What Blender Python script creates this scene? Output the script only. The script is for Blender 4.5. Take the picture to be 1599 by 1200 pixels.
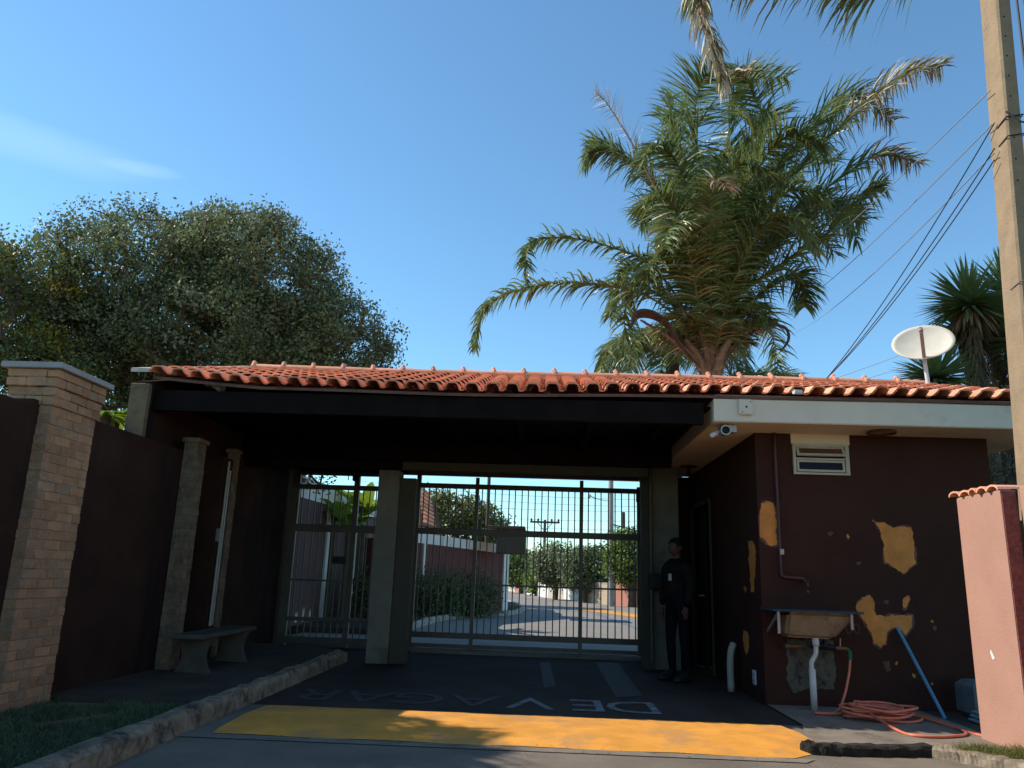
import bpy, bmesh, math, random
import numpy as np
from mathutils import Vector, Matrix, Euler, noise
random.seed(7); rng = np.random.default_rng(7)
R = math.radians
for o in list(bpy.data.objects): bpy.data.objects.remove(o)
scene = bpy.context.scene
C = scene.collection
# ------------------------------------------------------------------ camera
CZ, F = 1.22, 1204.0
cam_rot = Matrix.Rotation(R(2.55), 3, 'Z') @ Matrix.Rotation(R(90+13.9), 3, 'X') @ Matrix.Rotation(R(1.95), 3, 'Z')
cd = bpy.data.cameras.new('camera'); cam = bpy.data.objects.new('camera', cd); C.objects.link(cam)
cam.matrix_world = Matrix.Translation((0, 0, CZ)) @ cam_rot.to_4x4()
cd.sensor_fit = 'HORIZONTAL'; cd.sensor_width = 36; cd.lens = 36*F/1599.0
cd.clip_start = .05; cd.clip_end = 2000
scene.camera = cam
# ------------------------------------------------------------------ sky and sun
w = bpy.data.worlds.new('World'); scene.world = w; w.use_nodes = True
nt = w.node_tree; nt.nodes.clear()
sky = nt.nodes.new('ShaderNodeTexSky'); sky.sky_type = 'NISHITA'; sky.sun_disc = False
SUN = Vector((-1.2, .185, 1.0)).normalized()
sky.sun_elevation = math.asin(SUN.z); sky.sun_rotation = math.atan2(SUN.x, SUN.y)
sky.altitude = 600; sky.air_density = 1.15; sky.dust_density = 0; sky.ozone_density = 5.5
bg = nt.nodes.new('ShaderNodeBackground'); bg.inputs['Strength'].default_value = .145
wo = nt.nodes.new('ShaderNodeOutputWorld')
tc = nt.nodes.new('ShaderNodeTexCoord')
def _vm(op, a, b_):
    n = nt.nodes.new('ShaderNodeVectorMath'); n.operation = op
    nt.links.new(a, n.inputs[0])
    if hasattr(b_, 'links'): nt.links.new(b_, n.inputs[1])
    else: n.inputs[1].default_value = b_
    return n
def _m(op, a, b_, clamp=False):
    n = nt.nodes.new('ShaderNodeMath'); n.operation = op; n.use_clamp = clamp
    for i_, x in enumerate((a, b_)):
        if hasattr(x, 'links'): nt.links.new(x, n.inputs[i_])
        else: n.inputs[i_].default_value = x
    return n.outputs[0]
nzc = nt.nodes.new('ShaderNodeTexNoise'); nzc.inputs['Scale'].default_value = 5; nzc.inputs['Detail'].default_value = 3; nt.links.new(tc.outputs['Generated'], nzc.inputs['Vector'])
glare = None   # windscreen glare painted into the sky as thin streaks high on the left, given as sky directions (centre, long axis, half lengths)
for (c0, ax, la, lb, amp) in ((Vector((-.55, .715, .424)), Vector((.84, .53, .03)), .13, .024, .038), (Vector((-.472, .765, .430)), Vector((.84, .5, .05)), .06, .010, .05), (Vector((-.60, .66, .425)), Vector((.75, .64, .12)), .12, .016, .035)):
    c0.normalize(); ax = (ax-c0*ax.dot(c0)).normalized(); bx = c0.cross(ax)
    df = _vm('SUBTRACT', tc.outputs['Generated'], c0)
    u_ = _m('DIVIDE', _vm('DOT_PRODUCT', df.outputs[0], ax).outputs['Value'], la); v_ = _m('DIVIDE', _vm('DOT_PRODUCT', df.outputs[0], bx).outputs['Value'], lb)
    v_ = _m('ADD', v_, _m('MULTIPLY', _m('SUBTRACT', nzc.outputs['Fac'], .5), 1.2))
    q_ = _m('SUBTRACT', 1.0, _m('ADD', _m('MULTIPLY', u_, u_), _m('MULTIPLY', v_, v_)), True)
    q_ = _m('MULTIPLY', q_, amp); glare = q_ if glare is None else _m('MAXIMUM', glare, q_)
tint = _vm('MULTIPLY', sky.outputs[0], (.94, 1.13, 1.06))   # white balance of the daylight
mxc = nt.nodes.new('ShaderNodeMix'); mxc.data_type = 'RGBA'; nt.links.new(glare, mxc.inputs[0]); nt.links.new(tint.outputs[0], mxc.inputs[6]); mxc.inputs[7].default_value = (13, 13.5, 14, 1)
nt.links.new(mxc.outputs[2], bg.inputs['Color']); nt.links.new(bg.outputs[0], wo.inputs['Surface'])
sl = bpy.data.lights.new('sun', 'SUN'); sl.energy = 4.3; sl.angle = R(.5); sl.color = (1, .93, .82)
so = bpy.data.objects.new('sun', sl); C.objects.link(so)
so.rotation_euler = SUN.to_track_quat('Z', 'Y').to_euler()
vs = scene.view_settings
vs.view_transform = 'Standard'; vs.look = 'None'; vs.gamma = 1; vs.exposure = .45; vs.use_curve_mapping = False

# ------------------------------------------------------------------ measuring helpers (survey of the photograph)
def ray(u, v): return cam_rot @ Vector(((u-799.5)/F, -(v-600)/F, -1))
def PY(u, v, Y): d = ray(u, v); return Vector((0, 0, CZ)) + d*(Y/d.y)
def PX(u, v, X): d = ray(u, v); return Vector((0, 0, CZ)) + d*(X/d.x)
def PZ(u, v, Z=0.0): d = ray(u, v); return Vector((0, 0, CZ)) + d*((Z-CZ)/d.z)

# ------------------------------------------------------------------ materials
def mat(name, col, rough=.8, var=.25, scale=3., bump=.3, bscale=40., stain=None, sscale=1.2, sthr=.55, objvar=0, metal=0, spec=.3, transl=0, detail=6, streak=False):
    m = bpy.data.materials.new(name); m.use_nodes = True
    n = m.node_tree; N = n.nodes; L = n.links; N.clear()
    out = N.new('ShaderNodeOutputMaterial'); b = N.new('ShaderNodeBsdfPrincipled')
    b.inputs['Roughness'].default_value = rough; b.inputs['Metallic'].default_value = metal
    b.inputs['Specular IOR Level'].default_value = spec
    geo = N.new('ShaderNodeNewGeometry')
    nz = N.new('ShaderNodeTexNoise'); nz.inputs['Scale'].default_value = scale; nz.inputs['Detail'].default_value = detail; nz.inputs['Roughness'].default_value = .65
    L.new(geo.outputs['Position'], nz.inputs['Vector'])
    rp = N.new('ShaderNodeMapRange'); rp.inputs[1].default_value = .3; rp.inputs[2].default_value = .7; rp.inputs[3].default_value = 1-var; rp.inputs[4].default_value = 1+var
    L.new(nz.outputs['Fac'], rp.inputs[0])
    mul = N.new('ShaderNodeVectorMath'); mul.operation = 'SCALE'; mul.inputs[0].default_value = col[:3]
    L.new(rp.outputs[0], mul.inputs['Scale']); cur = mul.outputs[0]
    if objvar:
        oi = N.new('ShaderNodeObjectInfo'); r2 = N.new('ShaderNodeMapRange'); r2.inputs[3].default_value = 1-objvar; r2.inputs[4].default_value = 1+objvar
        L.new(oi.outputs['Random'], r2.inputs[0]); m2 = N.new('ShaderNodeVectorMath'); m2.operation = 'SCALE'
        L.new(cur, m2.inputs[0]); L.new(r2.outputs[0], m2.inputs['Scale']); cur = m2.outputs[0]
    if stain:
        n2 = N.new('ShaderNodeTexNoise'); n2.inputs['Scale'].default_value = sscale; n2.inputs['Detail'].default_value = 9; n2.inputs['Roughness'].default_value = .7
        if streak:
            mp = N.new('ShaderNodeMapping'); mp.inputs['Scale'].default_value = (1, 1, .22); L.new(geo.outputs['Position'], mp.inputs['Vector']); L.new(mp.outputs[0], n2.inputs['Vector'])
        else: L.new(geo.outputs['Position'], n2.inputs['Vector'])
        r3 = N.new('ShaderNodeMapRange'); r3.inputs[1].default_value = sthr; r3.inputs[2].default_value = sthr+.14; L.new(n2.outputs['Fac'], r3.inputs[0])
        mx = N.new('ShaderNodeMix'); mx.data_type = 'RGBA'; L.new(r3.outputs[0], mx.inputs[0]); L.new(cur, mx.inputs[6]); mx.inputs[7].default_value = (*stain[:3], 1); cur = mx.outputs[2]
    L.new(cur, b.inputs['Base Color'])
    if bump:
        n3 = N.new('ShaderNodeTexNoise'); n3.inputs['Scale'].default_value = bscale; n3.inputs['Detail'].default_value = 5
        L.new(geo.outputs['Position'], n3.inputs['Vector'])
        bp = N.new('ShaderNodeBump'); bp.inputs['Strength'].default_value = bump; bp.inputs['Distance'].default_value = .01
        L.new(n3.outputs['Fac'], bp.inputs['Height']); L.new(bp.outputs[0], b.inputs['Normal'])
    if transl:
        t = N.new('ShaderNodeBsdfTranslucent'); L.new(cur, t.inputs['Color']); ms = N.new('ShaderNodeMixShader'); ms.inputs[0].default_value = transl
        L.new(b.outputs[0], ms.inputs[1]); L.new(t.outputs[0], ms.inputs[2]); L.new(ms.outputs[0], out.inputs['Surface'])
    else: L.new(b.outputs[0], out.inputs['Surface'])
    return m
M = {}
M['asphalt'] = mat('asphalt', (.175, .14, .105), .85, .25, 1.3, .5, 90, stain=(.10, .092, .08), sscale=.8)
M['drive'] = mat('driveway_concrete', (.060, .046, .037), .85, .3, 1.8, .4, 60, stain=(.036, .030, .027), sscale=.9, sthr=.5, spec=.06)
M['road'] = mat('road_asphalt', (.24, .21, .18), .85, .12, 1.2, .4, 50)
M['earth'] = mat('dry_ground', (.14, .10, .06), .95, .3, .5, .5, 20, stain=(.06, .08, .03), sscale=.6)
M['apron'] = mat('apron_concrete', (.20, .165, .125), .85, .25, 3, .5, 60, stain=(.10, .085, .07), sscale=2)
M['yellow'] = mat('yellow_road_paint', (.70, .30, .045), .75, .2, 2.5, .3, 70, stain=(.50, .25, .085), sscale=2.2, sthr=.50)
M['white_paint'] = mat('worn_white_paint', (.20, .205, .215), .8, .35, 6, .2, 60, stain=(.06, .06, .065), sscale=7, sthr=.5)
M['faded_paint'] = mat('very_worn_paint', (.068, .056, .048), .8, .4, 6, .2, 60, stain=(.05, .05, .052), sscale=6, sthr=.47)
M['kerb'] = mat('kerb_concrete', (.24, .19, .13), .9, .4, 8, .8, 30, stain=(.06, .05, .04), sscale=5, sthr=.5)
M['kerb_black'] = mat('mossy_black_kerb', (.02, .018, .014), .95, .6, 14, 1, 40, stain=(.12, .09, .05), sscale=9, sthr=.6)
M['sidewalk'] = mat('sidewalk_concrete', (.075, .060, .047), .85, .3, 2.5, .5, 50, spec=.06)
M['maroon'] = mat('maroon_render', (.052, .0215, .015), .8, .15, 2.2, .45, 55, stain=(.034, .016, .013), sscale=1.1, sthr=.55, spec=.06)
M['maroon_dirty'] = mat('maroon_render_dirty', (.042, .021, .015), .9, .3, 2.0, .5, 40, stain=(.02, .014, .014), sscale=1.0, sthr=.5, streak=True, spec=.06)
M['ochre'] = mat('bare_ochre_plaster', (.60, .21, .045), .85, .22, 6, .6, 60, stain=(.34, .17, .08), sscale=5, sthr=.58)
M['tile'] = mat('terracotta_tile', (.80, .345, .205), .75, .14, 5, .3, 60, objvar=.2, stain=(.52, .23, .14), sscale=5, sthr=.57)
M['verge'] = mat('verge_mortar', (.5, .42, .36), .8, .25, 6)
M['white_slab'] = mat('cream_slab_paint', (.60, .53, .42), .75, .06, 2, .1, 40, stain=(.50, .42, .31), sscale=1.6, sthr=.58)
M['soffit'] = mat('soffit_paint', (.66, .54, .38), .8, .08, 1.5, .1, 40, stain=(.50, .38, .24), sscale=1.4, sthr=.56)
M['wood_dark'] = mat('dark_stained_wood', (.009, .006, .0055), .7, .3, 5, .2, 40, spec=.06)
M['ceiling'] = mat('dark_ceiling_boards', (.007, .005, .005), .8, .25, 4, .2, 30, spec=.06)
M['olive'] = mat('olive_grey_paint', (.07, .062, .045), .7, .15, 3, .2, 50, stain=(.07, .06, .045), sscale=2, spec=.06)
M['col'] = mat('column_concrete', (.17, .155, .12), .85, .15, 3, .3, 40, stain=(.09, .08, .06), sscale=1.8, spec=.06)
M['gate'] = mat('gate_steel_paint', (.13, .112, .090), .5, .2, 5, .15, 60, stain=(.09, .065, .045), sscale=8, sthr=.6, metal=.2)
M['brick'] = mat('whitewashed_brick', (.38, .20, .105), .9, .25, 9, .9, 60, objvar=.22, stain=(.31, .23, .16), sscale=7, sthr=.52)
M['mortar'] = mat('mortar', (.31, .20, .13), .95, .2, 8, .8, 60)
M['cap'] = mat('pillar_cap_slab', (.34, .32, .30), .8, .12, 5, .2)
M['stone_end'] = mat('stained_stone', (.17, .12, .07), .95, .35, 6, .8, 35, stain=(.06, .05, .045), sscale=3, sthr=.5)
M['pink'] = mat('salmon_render', (.40, .215, .155), .85, .08, 2, .35, 90, stain=(.35, .175, .125), sscale=1.3, sthr=.6)
M['pink_rough'] = mat('rough_shaded_render', (.20, .06, .05), .95, .35, 30, 1, 90)  # rough pier front, its shade put into the darker red
M['cream'] = mat('cream_window_paint', (.42, .36, .27), .6, .12, 8, .2)
M['glass_dark'] = mat('dark_glass', (.010, .010, .011), .3, .1, 3, 0, spec=.12)
M['glass_brown'] = mat('dusty_glass', (.09, .04, .025), .3, .2, 5, .05, spec=.5)
M['pvc'] = mat('white_pvc', (.55, .52, .46), .5, .1, 8, .05)
M['pvc_stained'] = mat('stained_pvc', (.38, .33, .26), .6, .2, 8, .05)
M['metal_white'] = mat('white_metal', (.6, .6, .6), .4, .08, 6, .05)
M['dish'] = mat('satellite_dish_paint', (.62, .56, .46), .55, .08, 5, .05)
M['steel'] = mat('galvanised_steel', (.32, .31, .30), .45, .15, 8, .05, metal=.6)
M['rust'] = mat('rusty_iron', (.10, .045, .025), .9, .3, 14, .4)
M['brass'] = mat('dull_brass', (.25, .13, .05), .45, .2, 14, .1, metal=.7)
M['black'] = mat('black_plastic', (.012, .012, .013), .5, .1, 9, 0)
M['blue_plastic'] = mat('blue_plastic', (.02, .045, .06), .5, .15, 9, .1)
M['green_plastic'] = mat('green_plastic', (.02, .10, .06), .5, .1, 9, 0)
M['hose'] = mat('orange_hose', (.66, .17, .09), .4, .12, 14, .05, spec=.4)
M['basin'] = mat('stained_basin', (.26, .175, .10), .7, .25, 6, .3, 40, stain=(.14, .09, .05), sscale=5, sthr=.52)
M['patch'] = mat('grey_cement_patch', (.10, .085, .06), .95, .45, 12, .9, 30, stain=(.03, .026, .02), sscale=9, sthr=.5)
M['pole'] = mat('pole_concrete', (.27, .19, .115), .9, .15, 5, .5, 50, stain=(.20, .15, .10), sscale=4, sthr=.55)
M['pole_grey'] = mat('far_pole_concrete', (.32, .30, .27), .9, .12, 5, .2)
M['pole_wood'] = mat('brown_pole', (.10, .07, .05), .9, .2, 8, .2)
M['wire'] = mat('black_cable', (.03, .03, .035), .6, .1, 5, 0)
M['wire_grey'] = mat('grey_cable', (.24, .27, .31), .6, .1, 5, 0)
M['leaf_tree'] = mat('dull_green_leaf', (.175, .200, .085), .6, .45, 1.1, 0, transl=.3, spec=.3)
M['leaf_yellow'] = mat('yellow_leaf', (.30, .22, .02), .5, .3, 2, 0, transl=.3)
M['leaf_bright'] = mat('bright_green_leaf', (.22, .31, .03), .45, .3, 2, 0, transl=.4)
M['leaf_mid'] = mat('mid_green_leaf', (.12, .17, .045), .5, .4, .9, 0, transl=.3)
M['leaf_pale'] = mat('pale_green_leaf', (.22, .24, .13), .55, .3, .9, 0, transl=.25)
M['leaf_hedge'] = mat('hedge_leaf', (.065, .095, .035), .5, .4, 1.5, 0, transl=.2)
M['leaf_olive'] = mat('olive_leaf', (.16, .15, .025), .55, .35, .8, 0, transl=.3)
M['bark'] = mat('grey_bark', (.11, .085, .06), .95, .3, 6, .6, 30)
M['palm_leaf'] = mat('palm_leaflet', (.160, .205, .065), .34, .5, 4, 0, transl=.32, spec=.4)
M['palm_yellow'] = mat('yellowing_leaflet', (.24, .22, .07), .4, .35, 4, 0, transl=.3, spec=.5)
M['palm_dead'] = mat('dead_leaflet', (.26, .17, .10), .7, .3, 4, 0, transl=.2)
M['palm_pale'] = mat('bleached_leaflet', (.62, .54, .40), .6, .3, 4, 0, transl=.2)
M['rachis'] = mat('frond_stalk', (.14, .14, .05), .7, .3, 8, .3)
M['sheath'] = mat('palm_sheath', (.21, .145, .095), .85, .35, 12, .8, 40, stain=(.36, .28, .19), sscale=6, sthr=.52)
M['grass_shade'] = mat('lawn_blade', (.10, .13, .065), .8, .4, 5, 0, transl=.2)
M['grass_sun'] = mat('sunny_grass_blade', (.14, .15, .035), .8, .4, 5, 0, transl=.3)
M['skin'] = mat('skin', (.09, .042, .028), .6, .06, 8, .05)
M['hair'] = mat('dark_hair', (.012, .009, .008), .6, .2, 30, .3)
M['jacket'] = mat('brown_jacket', (.014, .011, .009), .85, .2, 10, .4, spec=.06)
M['trouser'] = mat('navy_trousers', (.006, .007, .010), .85, .15, 10, .3, spec=.06)
M['far_cream'] = mat('far_cream_wall', (.50, .44, .36), .85, .15, 1.5, .2, 20)
M['far_white'] = mat('far_white_wall', (.62, .60, .56), .85, .08, 1.5, .1, 20)
M['far_pink'] = mat('far_pink_wall', (.40, .17, .13), .85, .12, 1.5, .1, 20)
M['far_tan'] = mat('far_tan_wall', (.38, .30, .21), .9, .15, 1.2, .1, 20)
M['inner_maroon'] = mat('inner_maroon_wall', (.13, .045, .042), .8, .15, 2, .3, 40, stain=(.10, .045, .042), sscale=1.5)
M['inner_grey'] = mat('weathered_plum_wall', (.105, .060, .058), .85, .18, 3, .3, 40, stain=(.08, .05, .05), sscale=2, streak=True)
M['band'] = mat('white_parapet_band', (.75, .72, .66), .8, .1, 2, .1, 40, stain=(.44, .40, .34), sscale=3, streak=True)
M['awning'] = mat('brown_board', (.10, .075, .05), .8, .15, 3, .1)
M['red_cloth'] = mat('red_paint', (.25, .03, .025), .7, .1, 5, 0)
M['wall_dark_roof'] = mat('aged_roof_tile', (.14, .07, .05), .9, .3, 5, .5)
M['badge'] = mat('white_badge', (.5, .5, .5), .5, .05, 5, 0)

# ------------------------------------------------------------------ mesh builder
ORG = {}
def org(p):
    while p is not None and p.name not in ORG and p.parent: p = p.parent
    return ORG.get(p.name, Vector((0, 0, 0))) if p else Vector((0, 0, 0))
class MB:
    def __init__(s): s.v = []; s.f = []; s.mi = []; s.cur = 0
    def add(s, vs, fs):
        b = len(s.v); s.v += [tuple(v) for v in vs]; s.f += [tuple(b+i for i in f) for f in fs]; s.mi += [s.cur]*len(fs)
    def box(s, x0, x1, y0, y1, z0, z1, ch=0):
        if ch:
            c = ch; V = []
            for (z, k) in ((z0, c), (z0+c, 0), (z1-c, 0), (z1, c)):
                V += [(x0+k, y0+k, z), (x1-k, y0+k, z), (x1-k, y1-k, z), (x0+k, y1-k, z)]
            fs = [(3, 2, 1, 0), (12, 13, 14, 15)]
            for r in range(3):
                for i in range(4): a = r*4; fs.append((a+i, a+(i+1) % 4, a+4+(i+1) % 4, a+4+i))
            s.add(V, fs); return
        s.add([(x0, y0, z0), (x1, y0, z0), (x1, y1, z0), (x0, y1, z0), (x0, y0, z1), (x1, y0, z1), (x1, y1, z1), (x0, y1, z1)],
              [(3, 2, 1, 0), (4, 5, 6, 7), (0, 1, 5, 4), (1, 2, 6, 5), (2, 3, 7, 6), (3, 0, 4, 7)])
    def obox(s, c, ax, ay, az):   # centre and three half axes
        c, ax, ay, az = map(Vector, (c, ax, ay, az))
        V = [c+i*ax+j*ay+k*az for k in (-1, 1) for (i, j) in ((-1, -1), (1, -1), (1, 1), (-1, 1))]
        s.add(V, [(3, 2, 1, 0), (4, 5, 6, 7), (0, 1, 5, 4), (1, 2, 6, 5), (2, 3, 7, 6), (3, 0, 4, 7)])
    def wall(s, a, b, z0, z1, t):   # wall between two ground points, thickness t on its left
        a = Vector((a[0], a[1])); b = Vector((b[0], b[1])); d = (b-a).normalized(); n = Vector((-d.y, d.x))*t
        if not hasattr(z0, '__len__'): z0 = (z0, z0)
        if not hasattr(z1, '__len__'): z1 = (z1, z1)
        P = [a, b, b+n, a+n]; zz0 = (z0[0], z0[1], z0[1], z0[0]); zz1 = (z1[0], z1[1], z1[1], z1[0])
        V = [(P[i].x, P[i].y, zz0[i]) for i in range(4)]+[(P[i].x, P[i].y, zz1[i]) for i in range(4)]
        s.add(V, [(3, 2, 1, 0), (4, 5, 6, 7), (0, 1, 5, 4), (1, 2, 6, 5), (2, 3, 7, 6), (3, 0, 4, 7)])
    def poly(s, pts, z):    # flat sheet
        s.add([(p[0], p[1], z) for p in pts], [tuple(range(len(pts)))])
    def prism(s, pts, z0, z1):
        n = len(pts); V = [(p[0], p[1], z0) for p in pts]+[(p[0], p[1], z1) for p in pts]
        s.add(V, [tuple(reversed(range(n))), tuple(range(n, 2*n))]+[(i, (i+1) % n, n+(i+1) % n, n+i) for i in range(n)])
    def tube(s, pts, r, n=8, cap=True):
        pts = [Vector(p) for p in pts]; m = len(pts)
        if not hasattr(r, '__len__'): r = [r]*m
        V = []; up = None
        for i, p in enumerate(pts):
            d = (pts[min(i+1, m-1)]-pts[max(i-1, 0)])
            d = d.normalized() if d.length > 1e-9 else Vector((0, 0, 1))
            if up is None:
                up = d.cross(Vector((0, 1, 0)) if abs(d.y) < .9 else Vector((1, 0, 0))).normalized()
            up = (up-d*up.dot(d)); up = up.normalized() if up.length > 1e-6 else d.orthogonal().normalized()
            w_ = d.cross(up)
            for k in range(n):
                a = 2*math.pi*k/n; V.append(p+(up*math.cos(a)+w_*math.sin(a))*r[i])
        fs = [(i*n+k, i*n+(k+1) % n, (i+1)*n+(k+1) % n, (i+1)*n+k) for i in range(m-1) for k in range(n)]
        if cap: fs += [tuple(reversed(range(n))), tuple((m-1)*n+k for k in range(n))]
        s.add(V, fs)
    def lathe(s, c, prof, n=16, axis=(0, 0, 1)):
        c = Vector(c); q = Vector((0, 0, 1)).rotation_difference(Vector(axis)); V = []
        for (r, z) in prof:
            for k in range(n): a = 2*math.pi*k/n; V.append(c+q @ Vector((r*math.cos(a), r*math.sin(a), z)))
        m = len(prof)
        fs = [(i*n+k, i*n+(k+1) % n, (i+1)*n+(k+1) % n, (i+1)*n+k) for i in range(m-1) for k in range(n)]
        fs += [tuple(reversed(range(n))), tuple((m-1)*n+k for k in range(n))]
        s.add(V, fs)
    def build(s, name, m, parent=None, smooth=False, kind=None, label=None, mesh_only=False):
        o0 = org(parent)
        me = bpy.data.meshes.new(name)
        me.from_pydata([(v[0]-o0.x, v[1]-o0.y, v[2]-o0.z) for v in s.v], [], s.f)
        for x in (m if isinstance(m, (list, tuple)) else [m]): me.materials.append(x)
        if isinstance(m, (list, tuple)): me.polygons.foreach_set('material_index', s.mi)
        if smooth: me.polygons.foreach_set('use_smooth', [True]*len(me.polygons))
        me.update()
        if mesh_only: return me
        return link(name, me, parent, kind, label)
def link(name, me, parent=None, kind=None, label=None, loc=None):
    o = bpy.data.objects.new(name, me); C.objects.link(o)
    if parent: o.parent = parent
    if loc is not None: o.location = Vector(loc)-org(parent)
    if kind: o['kind'] = kind
    if label: o['label'] = label
    return o
def thing(name, label, cat, loc=(0, 0, 0), group=None):
    o = bpy.data.objects.new(name, None); C.objects.link(o); o.location = loc; o.empty_display_size = .2
    ORG[o.name] = Vector(loc); o['label'] = label; o['category'] = cat
    if group: o['group'] = group
    return o
def tag(o, label, cat, group=None):
    o['label'] = label; o['category'] = cat
    if group: o['group'] = group
    return o
def catmull(P, n):
    P = [Vector(p) for p in P]; P = [P[0]*2-P[1]]+P+[P[-1]*2-P[-2]]; out = []
    segs = len(P)-3
    for i in range(n+1):
        t = i/n*segs; k = min(int(t), segs-1); t -= k; a, b, c, d = P[k:k+4]
        out.append(.5*((2*b)+(c-a)*t+(2*a-5*b+4*c-d)*t*t+(3*b-a-3*c+d)*t**3))
    return out

# ================================================================== GROUND
b = MB(); b.poly([(-400, -60), (400, -60), (400, 900), (-400, 900)], -.03); b.build('ground', M['earth'], kind='structure')
# road in front and driveway under the gatehouse
b = MB(); b.poly([(-2.62, -8), (3.9, -8), (3.9, 6.42), (2.06, 6.42), (2.4, 7.42), (2.4, 7.52), (-2.62, 7.42)], 0); b.build('road', M['asphalt'], kind='structure')
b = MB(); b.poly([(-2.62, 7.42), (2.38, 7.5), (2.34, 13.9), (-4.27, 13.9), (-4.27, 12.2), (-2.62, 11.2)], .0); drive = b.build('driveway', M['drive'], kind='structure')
# yellow painted band (a low flat hump across the entrance)
def sheet(name, pts, z, m, parent=None, kind='structure', sub=None):
    b = MB(); b.poly(pts, z); return b.build(name, m, parent, kind=kind)
b = MB()
y0a, y1a = 6.12, 7.40
xs = [-2.42+i*(4.57/16) for i in range(17)]
rows = [(0, .004), (.10, .02), (.5, .035), (.9, .02), (1.0, .004)]
V = []; fs = []
for (t, z) in rows:
    for i, x in enumerate(xs):
        ya = y0a+.02*math.sin(i*1.7)+(.30 if i == 16 else 0)*1.0; yb = y1a+.015*math.sin(i*2.3)+.02*i/4
        xx = x-(.0 if i < 16 else (t)*.10)
        V.append((xx+(.06 if i == 16 else 0), ya+(yb-ya)*t, z))
n_ = len(xs)
for r_ in range(4):
    for i in range(16): a = r_*n_+i; fs.append((a, a+1, a+n_+1, a+n_))
b.add(V, fs); b.build('yellow_road_marking', M['yellow'], kind='structure', smooth=True)
# sunlit strip in front of the yellow band, painted as a paler sheet
sheet('sunlit_strip', [(-2.6, 5.95), (1.9, 5.98), (2.0, 6.10), (-2.6, 6.09)], .006, M['apron'])
# concrete apron beside guardhouse
b = MB(); b.poly([(2.12, 6.62), (2.2, 6.5), (3.1, 6.58), (3.9, 6.7), (3.9, 8.62), (2.36, 8.62), (2.36, 7.5)], .012)
b.build('apron', M['apron'], kind='structure')
b = MB(); b.poly([(3.9, 6.7), (6.5, 6.7), (6.5, 8.62), (3.9, 8.62)], .010); b.build('side_yard', M['sidewalk'], kind='structure')
# left sidewalk, raised
b = MB(); b.prism([(-4.27, 6.75), (-2.78, 6.75), (-2.78, 11.1), (-3.1, 11.6), (-4.27, 11.9)], -.02, .12); b.build('sidewalk', M['sidewalk'], kind='structure')
b = MB(); b.prism([(-4.14, -6), (-2.80, -6), (-2.78, 6.74), (-4.12, 6.74)], -.02, .07); b.build('lawn_soil', M['earth'], kind='structure')
# left kerb, lumpy
def kerb(name, path, wd, h, m, seg=60, jit=.012, seed=1):
    P = catmull(path, seg); b = MB(); V = []; fs = []
    prof = [(-.5, -.05), (-.5, .75), (-.38, 1), (.36, 1), (.5, .72), (.55, -.05)]
    for i, p in enumerate(P):
        d = (P[min(i+1, seg)]-P[max(i-1, 0)]).normalized(); n = Vector((-d.y, d.x, 0))
        for j, (a, z) in enumerate(prof):
            e = noise.noise(Vector((i*.35+seed*9, j*1.3, seed)))*jit*(1 if 0 < j < 5 else .3)
            V.append(p-n*a*wd+Vector((0, 0, z*h+e))-n*e)
    k = len(prof)
    for i in range(seg):
        for j in range(k-1): fs.append((i*k+j, i*k+j+1, (i+1)*k+j+1, (i+1)*k+j))
    fs += [tuple(range(k)), tuple(reversed(range(seg*k, seg*k+k)))]
    b.add(V, fs); return b.build(name, m, kind='structure')
kerb('kerb_left', [(-2.70, -6, 0), (-2.70, 5.2, 0), (-2.70, 8, 0), (-2.70, 11.0, 0)], .16, .145, M['kerb'], 130, .03)
kerb('kerb_mossy', [(2.03, 6.40, 0), (2.10, 6.34, 0), (2.5, 6.36, 0), (2.98, 6.44, 0)], .13, .075, M['kerb_black'], 48, .022, 3)
kerb('kerb_broken', [(2.99, 6.40, 0), (3.25, 6.16, 0), (3.45, 5.7, 0), (3.5, 4.0, 0)], .15, .08, M['kerb'], 40, .03, 5)
# threshold sill under the gate
b = MB(); b.box(-2.0, 1.55, 12.55, 13.05, -.02, .045, .01); b.build('threshold', M['apron'], kind='structure')
# painted text on the driveway, meant for drivers coming out: reads upside down from here
def glyph(ch, name, m, parent, loc, sx, sy, rz, rx=0, z=.004, smooth=False):
    cu = bpy.data.curves.new('t', 'FONT'); cu.body = ch; cu.size = 1; cu.resolution_u = 3
    o = bpy.data.objects.new('t', cu); C.objects.link(o); bpy.context.view_layer.update()
    me = bpy.data.meshes.new_from_object(o); bpy.data.objects.remove(o)
    me.materials.clear(); me.materials.append(m)
    g = link(name, me, parent); g.location = Vector(loc)-org(parent); g.scale = (sx, sy, 1); g.rotation_euler = (rx, 0, rz); return g
txt = 'DEVAGAR'
for i, ch in enumerate(txt):
    g = glyph(ch, 'painted_letter', M['white_paint'] if i < 3 else M['faded_paint'], drive, (1.22-i*.53, 8.45, .005), .78, .98, math.pi)
for (pa) in ([(930, 1035), (965, 1036), (1003, 1088), (962, 1090)], [(842, 1035), (858, 1035), (868, 1072), (850, 1075)]):
    sheet('painted_stroke', [PZ(*p)[:2] for p in pa][::-1], .005, M['faded_paint'], drive)

# inside the estate: road, islands
sheet('inner_road', [(-4.6, 13.9), (2.34, 13.9), (3.0, 18), (3.2, 24), (5.2, 30), (9, 33), (14, 36), (14, 41), (5, 38), (1.2, 46), (-2.0, 62), (-8, 100), (-14, 100), (-9, 62), (-6, 40), (-4.6, 26)], .0, M['road'])
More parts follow.
